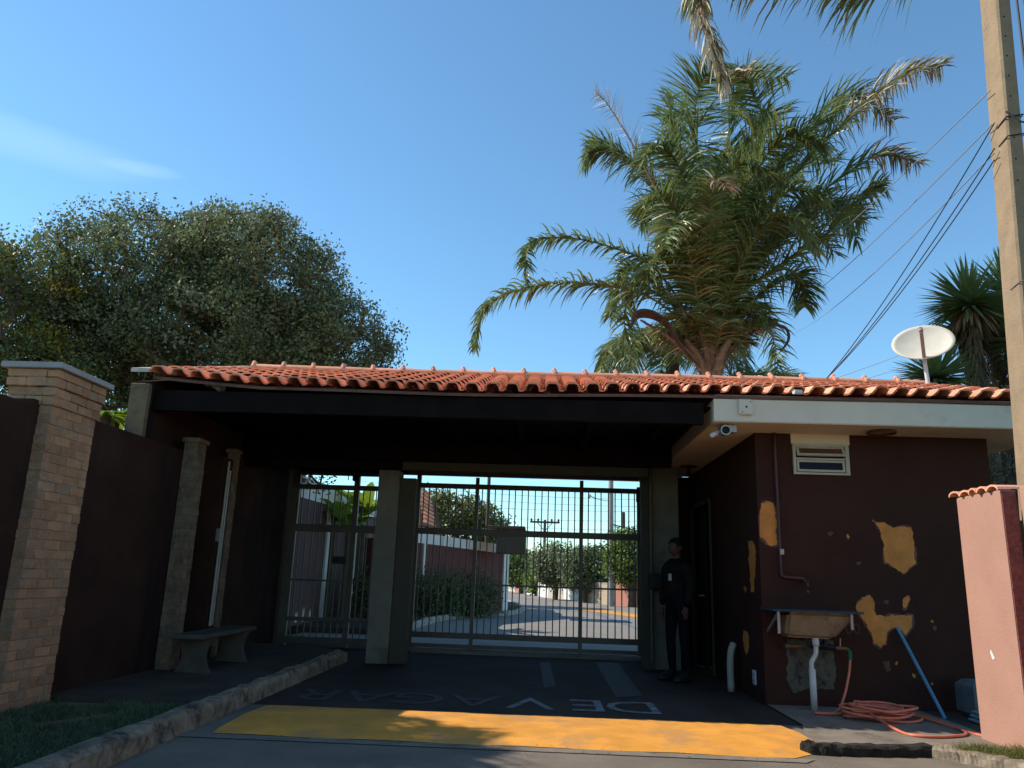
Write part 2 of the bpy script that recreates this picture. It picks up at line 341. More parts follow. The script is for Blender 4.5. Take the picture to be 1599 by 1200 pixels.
# yellow and white lines on the inner road
def pz(*p): return [PZ(u, v)[:2] for (u, v) in p]
sheet('yellow_line', pz((905, 949), (1003, 960), (1003, 966), (905, 953))[::-1], .006, M['yellow'])
sheet('white_line', pz((935, 958), (1000, 982), (1000, 985), (930, 960))[::-1], .006, M['white_paint'])
kp = [(600, 992), (640, 981), (677, 971), (715, 965), (752, 962), (780, 962), (806, 958), (815, 952), (803, 946), (787, 941)]
isl = [PZ(*p) for p in kp]
b = MB(); b.prism([p[:2] for p in isl]+[(-3.5, 36), (-6, 36), (-6, 15.5)], -.02, .11); b.build('inner_sidewalk', M['sidewalk'], kind='structure')
kerb('inner_kerb', [(p.x+.05, p.y-.03, 0) for p in isl], .16, .135, mat('worn_white_kerb', (.34, .31, .27), .9, .4, 3, .5, 20, stain=(.12, .10, .08), sscale=2.5, sthr=.5), 60, .03, 8)
b = MB(); b.prism([(2.5, 14.2), (4.2, 14.2), (5.0, 24), (7.5, 29.5), (5.3, 29.3), (3.4, 24), (3.15, 18)], -.02, .10); b.build('verge_right', M['apron'], kind='structure')

# ================================================================== GATEHOUSE
GH = thing('gatehouse', 'maroon gatehouse with terracotta tiled roof, dark covered passage and cream soffit guard room', 'gatehouse', (0, 8.6, 0))
SL = .287; EY, RY = 7.98, 10.9
ANG = math.atan(SL)
def sag(x):
    s_ = 0
    if x < 1.8: s_ = -.045*math.sin(math.pi*max(0, min(1, (x+4.4)/6.2)))
    s_ += .075*max(0, min(1, (-3.1-x)/1.3))
    return s_ + .012*math.sin(x*2.1)*.5
def zr(y): return 3.15+(min(y, 2*RY-y)-EY)*SL
# left gable wall in profile, following the roof
def yz_prism(b, x0, x1, prof):
    n = len(prof); V = [(x0, y, z) for y, z in prof]+[(x1, y, z) for y, z in prof]
    b.add(V, [tuple(range(n)), tuple(reversed(range(n, 2*n)))]+[(i, n+i, n+(i+1) % n, (i+1) % n) for i in range(n)])
b = MB(); yz_prism(b, -4.46, -4.28, [(8.0, 0), (13.6, 0), (13.6, zr(13.6)-.04), (RY, zr(RY)-.04), (8.0, zr(8.0)-.02)])
b.build('side_wall', M['maroon_dirty'], GH)
b = MB(); b.box(-4.47, -4.27, 7.93, 7.998, 2.46, 3.10, .008); b.build('wall_end', M['stone_end'], GH)
b = MB(); yz_prism(b, -4.48, -4.285, [(7.90, zr(7.90)+.09), (RY, zr(RY)+.06), (13.8, zr(13.8)+.05), (13.8, zr(13.8)+.09), (RY, zr(RY)+.115), (7.90, zr(7.90)+.135)])
b.build('verge_flashing', M['verge'], GH)
b = MB(); yz_prism(b, 5.30, 5.40, [(8.0, zr(8.0)+.0), (RY, zr(RY)+.03), (13.8, zr(13.8)+.03), (13.8, zr(13.8)+.085), (RY, zr(RY)+.09), (8.0, zr(8.0)+.06)])
b.build('verge_flashing', M['verge'], GH)
# roof deck (both slopes)
b = MB(); n = 24; V = []; fs = []
for i in range(n+1):
    x = -4.28+i*(9.58/n)
    for (y, dz) in ((EY+.03, -.02), (RY, -.02), (13.8, -.02), (13.8, -.05), (RY, -.06), (EY+.03, -.05)): V.append((x, y, zr(y)+dz+sag(x)*(1 if y < 9 else .2)))
for i in range(n):
    for j in range(6): fs.append((i*6+j, (i+1)*6+j, (i+1)*6+(j+1) % 6, i*6+(j+1) % 6))
fs += [tuple(range(6)), tuple(reversed(range(n*6, n*6+6)))]
b.add(V, fs); deck = b.build('roof_deck', M['wall_dark_roof'], GH)
# back slope of tiles, one corrugated sheet (not seen from the road)
b = MB(); V = []; fs = []; n = 270
for i in range(n+1):
    x = -4.28+i*(9.58/n); h = .05 if (i % 6) in (1, 2, 3) else 0
    V += [(x, RY+.05, zr(RY+.05)+h), (x, 13.85, zr(13.85)+h)]
for i in range(n): fs.append((2*i, 2*i+1, 2*i+3, 2*i+2))
b.add(V, fs); b.build('rear_roof_tile', M['tile'], GH, kind='stuff')
# roof tiles
PITCH = .2135
prof_t = [(0.0, -.006), (.006, .034), (.018, .056), (.038, .066), (.112, .066), (.132, .056), (.146, .034), (.152, -.006), (.166, -.012), (.206, -.012), (.216, -.002)]
def tile_mesh(var):
    b = MB(); L = .41; n = len(prof_t); V = []
    for (y, s_, z) in ((0, 1.06, .034), (.03, 1.04, .032), (L, .92, -.006)):
        for (x, h) in prof_t:
            V.append(((x-.1)*s_+.1+random.uniform(-.0015, .0015), y+random.uniform(-.002, .002)+(.07 if (h < .01 and y < .1) else 0), h*s_+z))
    for (x, h) in prof_t: V.append(((x-.079)*.88+.079, .004+(.07 if h < .01 else 0), max(-.012, h*1.06+.034-.016)))   # lip thickness
    fs = []
    for r_ in range(2):
        for i in range(n-1): a = r_*n+i; fs.append((a, a+1, a+n+1, a+n))
    for i in range(n-1): fs.append((i+1, i, 3*n+i, 3*n+i+1))
    b.add(V, fs)
    me = b.build('roof_tile', M['tile'], None, mesh_only=True)
    me.polygons.foreach_set('use_smooth', [False]*len(me.polygons)); return me
TM = [tile_mesh(i) for i in range(5)]
cnt = 0; rest = MB(); EXP = .345
cols = 45
for r_ in range(9):
    for c_ in range(cols):
        x = -4.27+c_*PITCH; y = EY-.04+r_*EXP*math.cos(ANG); z = 3.152+(y-EY)*SL+sag(x+.1)*max(0, 1-r_/9)
        jz = random.uniform(-.02, .02); jx = random.uniform(-.004, .004); jy = random.uniform(-.012, .012)
        if r_ == 0 and x > 2.2: jy += random.uniform(-.03, .02)
        if cnt < 296:
            o = link('roof_tile', random.choice(TM), GH, loc=(x+jx, y+jy, z)); o.rotation_euler = (ANG+random.uniform(-.012, .012), random.uniform(-.01, .01), jz); cnt += 1
        else:
            me = random.choice(TM); mtx = Matrix.Translation((x+jx, y+jy, z)) @ Euler((ANG, 0, jz)).to_matrix().to_4x4()
            if r_ == 8: mtx = mtx @ Matrix.Diagonal((1, .6, 1, 1))
            rest.add([mtx @ v.co for v in me.vertices], [tuple(p.vertices) for p in me.polygons])
rest.build('roof_tile', M['tile'], GH, kind='stuff')
b = MB(); b.box(-4.28, 5.29, RY-.06, RY+.07, zr(RY)-.03, zr(RY)+.085); b.build('ridge_mortar', M['tile'], GH)
# ridge tiles
def ridge_mesh():
    b = MB(); V = []; n = 9
    for (x, r_) in ((0, .098), (.03, .100), (.035, .080), (.46, .070)):
        for k in range(n): a = math.pi*k/(n-1); V.append((x, r_*math.cos(a), r_*.95*math.sin(a)))
    fs = [(i*n+k, i*n+k+1, (i+1)*n+k+1, (i+1)*n+k) for i in range(3) for k in range(n-1)]+[tuple(range(n)), tuple(reversed(range(3*n, 4*n)))]
    b.add(V, fs)
    # knob at the lap joint
    b.lathe((.015, 0, .098), [(.035, -.02), (.036, .0), (.022, .022), (.004, .03)], 8)
    return b.build('ridge_tile', M['tile'], None, mesh_only=True)
RM = ridge_mesh()
k = 0; x = -4.34
while x < 5.25:
    o = link('ridge_tile', RM, GH, loc=(x, RY, zr(RY)+.062+sag(x)*.2+random.uniform(-.004, .004))); o.rotation_euler = (0, random.uniform(-.012, .012), random.uniform(-.012, .012)); x += .445
# white slab over the guard room
b = MB(); b.box(1.78, 5.50, 8.02, 12.6, 2.86, 3.10, .004); slab = b.build('roof_slab', M['white_slab'], GH)
b = MB(); b.box(1.785, 5.495, 8.03, 12.59, 2.854, 2.8595); b.build('soffit', M['soffit'], GH)
# mortar between slab top and tiles
b = MB(); b.box(1.80, 5.45, 8.05, 8.2, 3.101, 3.15); b.build('mortar_bed', M['verge'], GH)
# front beam and ceiling of the passage
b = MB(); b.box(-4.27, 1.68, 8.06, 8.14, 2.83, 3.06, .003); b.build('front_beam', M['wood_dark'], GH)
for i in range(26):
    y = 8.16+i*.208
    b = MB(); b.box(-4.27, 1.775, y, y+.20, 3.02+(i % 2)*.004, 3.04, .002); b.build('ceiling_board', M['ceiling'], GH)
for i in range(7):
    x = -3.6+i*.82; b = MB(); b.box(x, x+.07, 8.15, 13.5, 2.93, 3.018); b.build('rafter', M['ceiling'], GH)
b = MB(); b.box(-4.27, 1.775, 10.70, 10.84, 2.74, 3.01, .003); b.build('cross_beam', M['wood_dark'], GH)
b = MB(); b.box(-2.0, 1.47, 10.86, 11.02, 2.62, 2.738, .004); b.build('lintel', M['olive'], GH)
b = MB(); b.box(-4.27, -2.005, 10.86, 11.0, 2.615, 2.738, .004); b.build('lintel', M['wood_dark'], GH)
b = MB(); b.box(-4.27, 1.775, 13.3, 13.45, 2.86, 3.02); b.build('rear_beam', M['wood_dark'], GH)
# columns
b = MB(); b.box(-2.33, -2.03, 10.87, 11.17, 0, 2.61, .008); b.build('column', M['col'], GH)
b = MB(); b.box(-2.025, -1.80, 10.92, 11.10, 0, 2.51, .008); b.build('gate_post', M['olive'], GH)
b = MB(); b.box(1.60, 1.99, 11.5, 11.85, 0, 2.853, .008); b.build('column', M['col'], GH)
b = MB(); b.box(1.44, 1.595, 11.42, 11.60, 0, 2.85, .004); b.build('gate_post', M['olive'], GH)
b = MB(); b.tube([(1.57, 11.37, 0.1), (1.57, 11.37, 2.8)], .022, 8); b.build('conduit', M['gate'], GH)
# guard room walls (front wall with window opening, side wall with door opening)
WX0, WX1, WY = 2.35, 4.88, 8.60
wl, wr, wb, wt = 2.755, 3.365, 2.40, 2.74
b = MB()
b.box(WX0, wl, WY, WY+.18, 0, 2.853); b.build('front_wall', M['maroon'], GH)
b = MB(); b.box(wr, WX1, WY, WY+.18, 0, 2.853); b.build('front_wall', M['maroon'], GH)
b = MB(); b.box(wl, wr, WY, WY+.18, 0, wb); b.build('front_wall', M['maroon'], GH)
b = MB(); b.box(wl-.01, wr+.02, WY-.012, WY+.18, wt, 2.853); b.build('window_lintel', M['soffit'], GH)
b = MB(); b.box(WX0, WX0+.18, WY+.182, 10.95, 0, 2.853); b.build('side_wall', M['maroon'], GH)
b = MB(); b.box(WX0, WX0+.18, 10.952, 12.4, 2.36, 2.853); b.build('side_wall', M['maroon'], GH)
b = MB(); b.box(WX0, WX0+.18, 12.402, 13.5, 0, 2.853); b.build('side_wall', M['maroon'], GH)
b = MB(); b.box(WX1-.18, WX1, WY+.182, 12.5, 0, 2.853); b.build('side_wall', M['maroon'], GH)
b = MB(); b.box(WX0+.182, WX1-.182, 12.32, 12.5, 0, 2.853); b.build('rear_wall', M['maroon'], GH)
sheet('room_floor', [(2.53, 8.78), (4.7, 8.78), (4.7, 12.32), (2.53, 12.32)], .02, M['sidewalk'], GH, kind=None)
# door
b = MB(); b.box(2.32, 2.345, 10.96, 11.02, 0, 2.36); b.box(2.32, 2.345, 12.33, 12.39, 0, 2.36); b.box(2.32, 2.345, 11.021, 12.329, 2.30, 2.36); df = b.build('door_frame', M['olive'], GH)
b = MB(); b.box(2.40, 2.44, 11.7, 12.38, .02, 2.30, .004); dr = b.build('door', mat('dark_door', (.02, .017, .014), .8, spec=.05), GH)
b = MB(); b.tube([(2.39, 11.76, 1.02), (2.33, 11.76, 1.02), (2.33, 11.88, 1.02)], .01, 6); b.build('handle', M['steel'], dr)
b = MB(); b.box(1.60, 2.348, 12.62, 12.75, 0, 2.853); b.build('end_wall', M['maroon_dirty'], GH)
# window: cream frame with two awning panes, upper one tilted open
b = MB(); y0, y1 = WY-.03, WY+.05
b.box(wl, wl+.03, y0, y1, wb, wt); b.box(wr-.04, wr, y0, y1, wb, wt); b.box(wl+.03, wr-.04, y0, y1, wb, wb+.022); b.box(wl+.03, wr-.04, y0, y1, wt-.028, wt); b.box(wl+.03, wr-.04, y0+.01, y1, wb+.165, wb+.185)
wf = b.build('window', M['cream'], GH)
def sash(zb, zt, tilt, glassm):
    t = Vector((0, -math.sin(tilt), -math.cos(tilt))); n = Vector((0, -math.cos(tilt), math.sin(tilt)))
    c0 = Vector(((wl+wr)/2-.005, WY-.005, zt)); hw = (wr-wl)/2-.045; h = zt-zb
    b = MB()
    for (cx, cz, hx, hz) in ((-hw+.012, h/2, .012, h/2), (hw-.012, h/2, .012, h/2), (0, .012, hw-.024, .012), (0, h-.012, hw-.024, .012)):
        b.obox(c0+t*cz+Vector((cx, 0, 0)), (hx, 0, 0), t*hz, n*.011)
    s_ = b.build('sash', M['cream'], wf)
    g = MB(); g.obox(c0+t*(h/2), (hw-.024, 0, 0), t*(h/2-.024), n*.003); g.build('pane', glassm, wf)
sash(wb+.195, wt-.03, R(24), M['glass_brown']); sash(wb+.03, wb+.160, R(5), M['glass_dark'])
# brown down pipe on the front wall, bending to the tap
b = MB()
p1 = PY(1209, 676, 8.56); p2 = PY(1220, 898, 8.56); p3 = PY(1256, 906, 8.56)
b.tube(catmull([(p1.x, 8.565, 2.85), (p1.x, 8.565, 2.2), (p2.x, 8.565, p2.z+.06)], 6)+[Vector((p2.x, 8.565, p2.z)), Vector((p2.x+.03, 8.565, p2.z-.02)), Vector((p3.x, 8.565, p2.z-.03)), Vector((p3.x, 8.565, p2.z-.08))], .017, 8)
pp = b.build('water_pipe', mat('painted_pipe', (.075, .028, .024), .5, .2, 6, .1), GH, smooth=True)
b = MB(); q = PY(1221, 862, 8.545); b.box(q.x-.02, q.x+.02, 8.535, 8.56, q.z-.03, q.z+.03, .004); b.build('pipe_clip', M['pvc_stained'], pp)
b = MB(); b.tube([(p3.x, 8.56, p2.z-.07), (p3.x, 8.47, p2.z-.08), (p3.x, 8.45, p2.z-.12)], .014, 8); b.box(p3.x-.03, p3.x+.03, 8.49, 8.51, p2.z-.06, p2.z-.05); b.build('tap', M['rust'], pp)
# peeled paint patches
def jag(pts, amp, n=4, seed=0):
    out = []; rr = random.Random(seed)
    for i in range(len(pts)):
        a = Vector(pts[i]); c = Vector(pts[(i+1) % len(pts)]); d = c-a; nn = Vector((-d.y, d.x)).normalized() if d.length else Vector((0, 0))
        k = max(2, int(d.length/n))
        for j in range(k):
            t = j/k; out.append(a+d*t+nn*rr.uniform(-amp, amp)*(1 if j else .4))
    return out
RIM = mat('lifted_paint_edge', (.15, .062, .04), .9, .4, 12, .6, 40)
def patch_front(pts, seed, m=M['ochre'], dep=.003, name='peeled_patch', rim=True):
    if rim and name == 'peeled_patch':
        cx_ = sum(p[0] for p in pts)/len(pts); cy_ = sum(p[1] for p in pts)/len(pts)
        big = [(cx_+(p[0]-cx_)*1.0+(1.9 if p[0] > cx_ else -1.4), cy_+(p[1]-cy_)+(2.2 if p[1] > cy_ else -1.3)) for p in pts]
        patch_front(big, seed+100, RIM, .0015, 'peeled_edge', False)
    P = jag(jag(pts, 2.2, 7, seed), 1.0, 1.8, seed+50); Q = [PY(u, v, WY) for (u, v) in P]; b = MB(); n = len(Q)
    V = [(max(WX0+.002, q.x), WY-dep, q.z) for q in Q]+[(max(WX0+.002, q.x), WY+.004, q.z) for q in Q]
    b.add(V, [tuple(range(n))]+[(i, n+i, n+(i+1) % n, (i+1) % n) for i in range(n)])
    return b.build(name, m, GH)
def patch_side(pts, seed, m=M['ochre']):
    P = jag(jag(pts, 1.2, 6, seed), .6, 2, seed+50); Q = [PX(u, v, WX0) for (u, v) in P]; b = MB(); n = len(Q)
    V = [(WX0-.003, q.y, q.z) for q in Q]+[(WX0+.004, q.y, q.z) for q in Q]
    b.add(V, [tuple(range(n))]+[(i, n+i, n+(i+1) % n, (i+1) % n) for i in range(n)])
    return b.build('peeled_patch', m, GH)
patch_front([(1189, 787), (1197, 782), (1207, 786), (1211, 800), (1214, 850), (1206, 853), (1196, 848), (1188, 840), (1186, 815)], 1)
patch_front([(1362, 812), (1376, 817), (1384, 818), (1395, 825), (1408, 821), (1422, 824), (1427, 850), (1431, 880), (1421, 886), (1410, 896), (1401, 889), (1381, 878), (1381, 850), (1375, 832)], 2)
patch_front([(1338, 943), (1347, 933), (1358, 929), (1365, 945), (1368, 962), (1400, 961), (1424, 961), (1424, 978), (1413, 993), (1402, 978), (1385, 987), (1383, 1005), (1376, 1012), (1364, 1005), (1360, 988), (1347, 968), (1338, 956)], 3)
patch_front([(1410, 938), (1417, 930), (1420, 936), (1415, 950), (1411, 950)], 4)
patch_front([(1371, 1036), (1388, 1034), (1390, 1046), (1384, 1048), (1382, 1038)], 5, mat('pinkish_bare_plaster', (.15, .06, .035), .9))
patch_side([(1169, 845), (1175, 844), (1180, 860), (1180, 880), (1177, 925), (1173, 925), (1170, 880)], 6)
patch_side([(1161, 985), (1168, 988), (1170, 1010), (1166, 1023), (1162, 1008)], 7)
patch_side([(1162, 915), (1166, 918), (1165, 926), (1163, 923)], 8)
for i_ in range(16):
    u_ = random.uniform(1225, 1500); v_ = random.uniform(760, 1085); r_ = random.uniform(1.5, 4.5)
    patch_front([(u_-r_, v_-r_*.5), (u_, v_-r_), (u_+r_, v_-r_*.2), (u_+r_*.6, v_+r_), (u_-r_*.5, v_+r_*.7)], 20+i_, RIM if i_ % 3 else M['ochre'], .0025, 'paint_chip', False)
patch_front([(1230, 998), (1300, 1000), (1304, 1040), (1303, 1078), (1268, 1075), (1240, 1082), (1228, 1060)], 9, M['patch'], .006, 'cement_patch')
# outlet plate, ring of an old lamp, faded meter digits
q = PX(1179, 1058, 2.35)
b = MB(); b.box(2.335, 2.35, q.y-.05, q.y+.05, q.z-.075, q.z+.075, .003); ol = b.build('outlet_plate', M['metal_white'], GH)
for dz in (.035, -.035):
    b = MB(); b.box(2.331, 2.3345, q.y-.02, q.y+.02, q.z+dz-.015, q.z+dz+.015); b.build('socket', M['pvc_stained'], ol)
glyph('00', 'faded_number', mat('faint_digit', (.075, .045, .04), .9), GH, PY(1320, 990, WY-.004), .16, .16, 0, R(90))
# plates on fascia
q = PY(1165, 636, 8.0)
b = MB(); b.box(q.x-.075, q.x+.065, 7.985, 8.018, q.z-.085, q.z+.085, .012); pl = b.build('junction_cover', M['white_slab'], GH)
for dx, dz in ((0, .0), (.045, .055), (-.045, -.055)):
    b = MB(); b.lathe((q.x+dx, 7.984, q.z+dz), [(.012 if dx == 0 else .006, 0), (.012 if dx == 0 else .006, .002)], 8, (0, -1, 0)); b.build('screw_hole', M['black'], pl)
# ------------------------------------------------------------------ lamps, cameras
q = PZ(1376, 674, 2.85)
t = thing('ceiling_lamp_ring', 'rusty ring of a removed lamp on the cream soffit right of the window', 'lamp', (q.x, q.y, 2.85))
b = MB(); P = [Vector((q.x+.14*math.cos(a), q.y+.14*math.sin(a), 2.832)) for a in [2*math.pi*i/24 for i in range(25)]]; b.tube(P, .012, 6, False); b.build('ring', M['rust'], t)
b = MB(); b.lathe((q.x, q.y, 2.838), [(.12, 0), (.12, .012)], 20); b.build('base_plate', M['basin'], t)
q = PZ(1075, 728, 2.85)
t = thing('pendant_lamp', 'small dark bulb holder hanging from the soffit beside the passage', 'lamp', (q.x, q.y, 2.85))
b = MB(); b.lathe((q.x, q.y, 2.83), [(.13, 0), (.12, .02)], 16); b.build('ceiling_rose', M['rust'], t)
b = MB(); b.lathe((q.x, q.y, 2.70), [(.015, 0), (.03, .02), (.02, .08), (.012, .13)], 10); b.build('bulb_holder', M['black'], t)
q = PZ(1140, 664, 2.85)
t = thing('security_camera', 'white and black security camera pair bolted under the corner of the cream slab', 'camera', (q.x, q.y, 2.85))
b = MB(); b.box(q.x-.02, q.x+.06, q.y-.03, q.y+.05, 2.765, 2.852, .006); b.build('junction_box', M['steel'], t)
c = PY(1132, 673, q.y-.05)
b = MB(); b.tube([c+Vector((0, .09, .01)), c+Vector((0, -.05, 0))], .055, 14); b.build('housing', M['steel'], t)
b = MB(); b.lathe(c+Vector((0, -.051, 0)), [(.042, 0), (.036, .008), (.02, .010), (.018, .002)], 16, (0, -1, 0)); b.build('lens', M['glass_dark'], t)
b = MB(); b.tube([c+Vector((0, .05, .05)), c+Vector((.02, .07, .11))], .012, 8); b.build('bracket', M['steel'], t)
c = PY(1116, 678, q.y-.03)
b = MB(); b.tube([c+Vector((.05, .06, .03)), c+Vector((-.035, -.03, -.02))], .024, 10); b.build('second_housing', M['metal_white'], t)
b = MB(); b.tube([c+Vector((.045, .05, .03)), c+Vector((.05, .06, .09)), (q.x-.06, q.y, 2.853)], .008, 6); b.build('bracket', M['steel'], t)
c = PY(1239, 612, 7.93)
t = tag(MB().__class__ and (lambda bb: (bb.tube([c, c+Vector((.09, .03, .005))], .026, 10), bb.build('bullet_camera', M['metal_white']))[1])(MB()), 'small white cylinder camera tucked under the roof tiles of the guard room', 'camera')
c = PY(325, 600, 8.25)
t = thing('wall_spotlight', 'cream spotlight angled down below the left roof tiles', 'lamp', tuple(c))
b = MB(); b.lathe(c, [(.035, -.02), (.035, .02)], 10, (0, 1, 0)); b.tube([c, c+Vector((.06, -.02, -.02))], .01, 6); b.tube([c+Vector((0, 0, 0)), c+Vector((0, .05, .02))], .02, 6); b.build('bracket', M['pvc_stained'], t)
c2 = c+Vector((.07, -.03, -.01)); b = MB(); b.tube([c2, c2+Vector((.13, -.03, -.055))], [.035, .047], 12); b.build('lamp_head', M['pvc_stained'], t)

# ================================================================== SATELLITE DISH
t = thing('satellite_dish', 'round cream satellite dish on a mast above the right end of the tiled roof', 'satellite dish', (5.35, 10.4, 4.0))
c = PY(1441, 534, 10.3); nrm = Vector((-.42, -.80, .43)).normalized()
q = Vector((0, 0, 1)).rotation_difference(nrm)
e1 = nrm.cross(Vector((0, 0, 1))).normalized(); e2 = e1.cross(nrm).normalized()
def dpt(r, a, d): return c+(e1*math.cos(a)*.385+e2*math.sin(a)*.30)*r+nrm*d
b = MB(); V = []; fs = []; nr, na = 8, 40
for i in range(nr+1):
    r_ = i/nr
    for k_ in range(na): V.append(dpt(r_, 2*math.pi*k_/na, -.075*(1-r_*r_)))
for i in range(nr+1):
    r_ = i/nr
    for k_ in range(na): V.append(dpt(r_*1.012, 2*math.pi*k_/na, -.075*(1-r_*r_)-.012))
off = (nr+1)*na
for i in range(nr):
    for k_ in range(na):
        k2 = (k_+1) % na; fs.append((i*na+k_, i*na+k2, (i+1)*na+k2, (i+1)*na+k_)); fs.append((off+i*na+k_, off+(i+1)*na+k_, off+(i+1)*na+k2, off+i*na+k2))
for k_ in range(na): k2 = (k_+1) % na; fs.append((nr*na+k_, nr*na+k2, off+nr*na+k2, off+nr*na+k_))
b.add(V, fs); b.build('reflector', M['dish'], t, smooth=True)
bot = c-e2*.27-nrm*.02; lnb = c+nrm*.36-e2*.10+e1*.0
mast_t = Vector((c.x+.04, c.y+.08, c.z-.30))
b = MB(); b.tube([(mast_t.x+.03, c.y+.10, zr(10.4)-.02), mast_t, c-nrm*.10], [.028, .026, .022], 10); b.build('mast', M['metal_white'], t)
b = MB(); d_ = (lnb-bot); b.obox(bot+d_*.45, d_*.5, e1*.022, nrm.cross(e1)*.022); b.build('feed_arm', mat('arm_paint', (.30, .24, .21), .6), t)
b = MB(); b.tube([lnb-d_.normalized()*.02, lnb+Vector((.0, .03, .03))], .03, 8); b.build('feed_horn', mat('feed_grey', (.30, .26, .24), .6), t)

# ================================================================== SINK, HOSE, POLE, BITS BY THE GUARD ROOM
t = thing('utility_sink', 'stained wall hung sink with blue grey worktop under the brown water pipe', 'sink', (2.8, 8.4, .98))
L_ = PY(1206, 953, 8.15); Rr = PY(1344, 957, 8.15)
b = MB(); b.box(L_.x, Rr.x+.02, 8.12, 8.595, .955, .975, .003); b.build('worktop', M['blue_plastic'], t)
b = MB()
xa, xb = PY(1229, 960, 8.2).x, PY(1338, 960, 8.2).x; xc, xd = PY(1229, 1000, 8.25).x, PY(1306, 1000, 8.25).x
V = [(xa, 8.16, .953), (xb, 8.16, .953), (xb, 8.59, .953), (xa, 8.59, .953), (xc, 8.30, .70), (xd, 8.30, .69), (xd, 8.59, .69), (xc, 8.59, .70)]
b.add(V, [(3, 2, 1, 0), (4, 5, 6, 7), (0, 1, 5, 4), (1, 2, 6, 5), (2, 3, 7, 6), (3, 0, 4, 7)]); bas = b.build('basin', M['basin'], t)
bm = bmesh.new(); bm.from_mesh(bas.data); bmesh.ops.bevel(bm, geom=bm.edges[:], offset=.035, segments=3, affect='EDGES'); bm.to_mesh(bas.data); bm.free()
for x_ in (L_.x+.05, Rr.x-.10):
    b = MB(); b.box(x_, x_+.025, 8.16, 8.185, .74 if x_ < 2.6 else .80, .953); b.obox((x_+.012, 8.37, .84), (.008, 0, 0), (0, .20, -.10), (0, .006, .012)); b.build('bracket', M['steel'], t)
dx = PY(1275, 1010, 8.25).x
b = MB(); b.tube([(dx+.02, 8.33, .70), (dx+.02, 8.33, .62)], .035, 10); b.tube(catmull([(dx+.02, 8.33, .64), (dx+.015, 8.33, .55), (dx-.03, 8.33, .47), (dx-.035, 8.33, .42), (dx-.03, 8.33, .38)], 14), .024, 10)
b.tube([(dx-.03, 8.33, .40), (dx-.03, 8.33, .01)], .033, 12); b.build('drain_pipe', M['pvc'], t, smooth=True)
b = MB(); b.tube([(dx-.20, 8.48, .60), (dx-.08, 8.48, .605)], .020, 8); b.lathe((dx-.22, 8.48, .60), [(.028, -.02), (.028, .02)], 8, (1, 0, 0)); b.build('valve', M['brass'], t)
b = MB(); b.tube([(dx-.26, 8.48, .60), (dx-.22, 8.48, .60)], .024, 8); b.build('valve_cap', M['blue_plastic'], t)
b = MB(); b.tube([(dx+.02, 8.46, .62), (dx+.14, 8.46, .615), (dx+.26, 8.44, .60)], [.03, .036, .028], 8); b.tube([(dx+.08, 8.46, .62), (dx+.08, 8.44, .70)], .03, 8); b.tube([(dx+.15, 8.44, .62), (dx+.16, 8.44, .68)], .026, 8); b.build('valve_body', M['black'], t)
b = MB(); b.tube([(dx+.26, 8.44, .60), (dx+.36, 8.42, .60)], .022, 8); b.build('valve', M['brass'], t)
b = MB(); b.tube([(dx+.30, 8.44, .60), (dx+.31, 8.44, .70)], .008, 6); b.build('lever', M['steel'], t)
b = MB(); b.tube([(dx+.36, 8.42, .60), (dx+.385, 8.41, .575), (dx+.385, 8.41, .50)], .020, 8); b.build('hose_connector', M['green_plastic'], t)
# hose: drop, coil, tail
hp = [Vector((dx+.385, 8.41, .50)), Vector((dx+.35, 8.38, .36)), Vector((dx+.26, 8.30, .16)), Vector((dx+.12, 8.16, .03)), Vector((dx-.12, 8.06, .028)), Vector((dx+.10, 8.05, .03))]
cc = Vector((3.22, 7.95, 0)); turns = 8
for i in range(turns*14):
    a = 2*math.pi*i/14+2.6; k_ = i/14
    rx = .27+.05*math.sin(k_*2.3)+.03*math.sin(i*.9); ry = .19+.04*math.cos(k_*1.7)
    hp.append(cc+Vector((rx*math.cos(a)+.05*math.sin(k_*3.1), ry*math.sin(a)+.04*math.cos(k_*2.9), .03+.013*k_+.012*math.sin(i*.7+k_))))
hp += [PZ(1400, 1140, .03), PZ(1440, 1150, .025), PZ(1490, 1150, .025), PZ(1508, 1144, .025), PZ(1470, 1128, .03), PZ(1430, 1115, .03), PZ(1400, 1110, .04), PZ(1445, 1122, .03), PZ(1500, 1140, .02), PZ(1548, 1153, .02)]
b = MB(); b.tube(catmull(hp, 700), .0125, 8); tag(b.build('garden_hose', M['hose'], smooth=True), 'orange garden hose lying coiled on the concrete in front of the guard room', 'hose')
# blue pole leaning on the wall
a_ = PY(1401, 980, 8.58); c_ = PZ(1476, 1123, .015)
b = MB(); b.tube([a_, c_], .017, 10); tag(b.build('broom_handle', mat('blue_pole_paint', (.10, .22, .32), .5, .15, 9, .05)), 'thin blue pole leaning against the maroon guard room wall', 'pole')
# pale bags at the right of the yard
t = thing('sack', 'pale grey sack slumped on the yard floor behind the salmon wall', 'sack', (4.15, 8.2, 0))
b = MB(); p = PY(1522, 1070, 8.3)
b.box(4.20, 4.50, 8.1, 8.45, .012, .36, .05); sk = b.build('sack_body', mat('grey_sack', (.12, .13, .13), .9, .25, 8, .6, 20), t)
b = MB()
for i in range(3): b.box(4.10+.02*i, 4.42, 7.82+.01*i, 8.06, .013+.035*i, .045+.035*i, .012)
tag(b.build('folded_tarp', mat('pale_blue_tarp', (.20, .26, .28), .7, .2, 8, .4)), 'folded pale blue tarpaulin lying on the floor beside the salmon wall', 'tarpaulin')
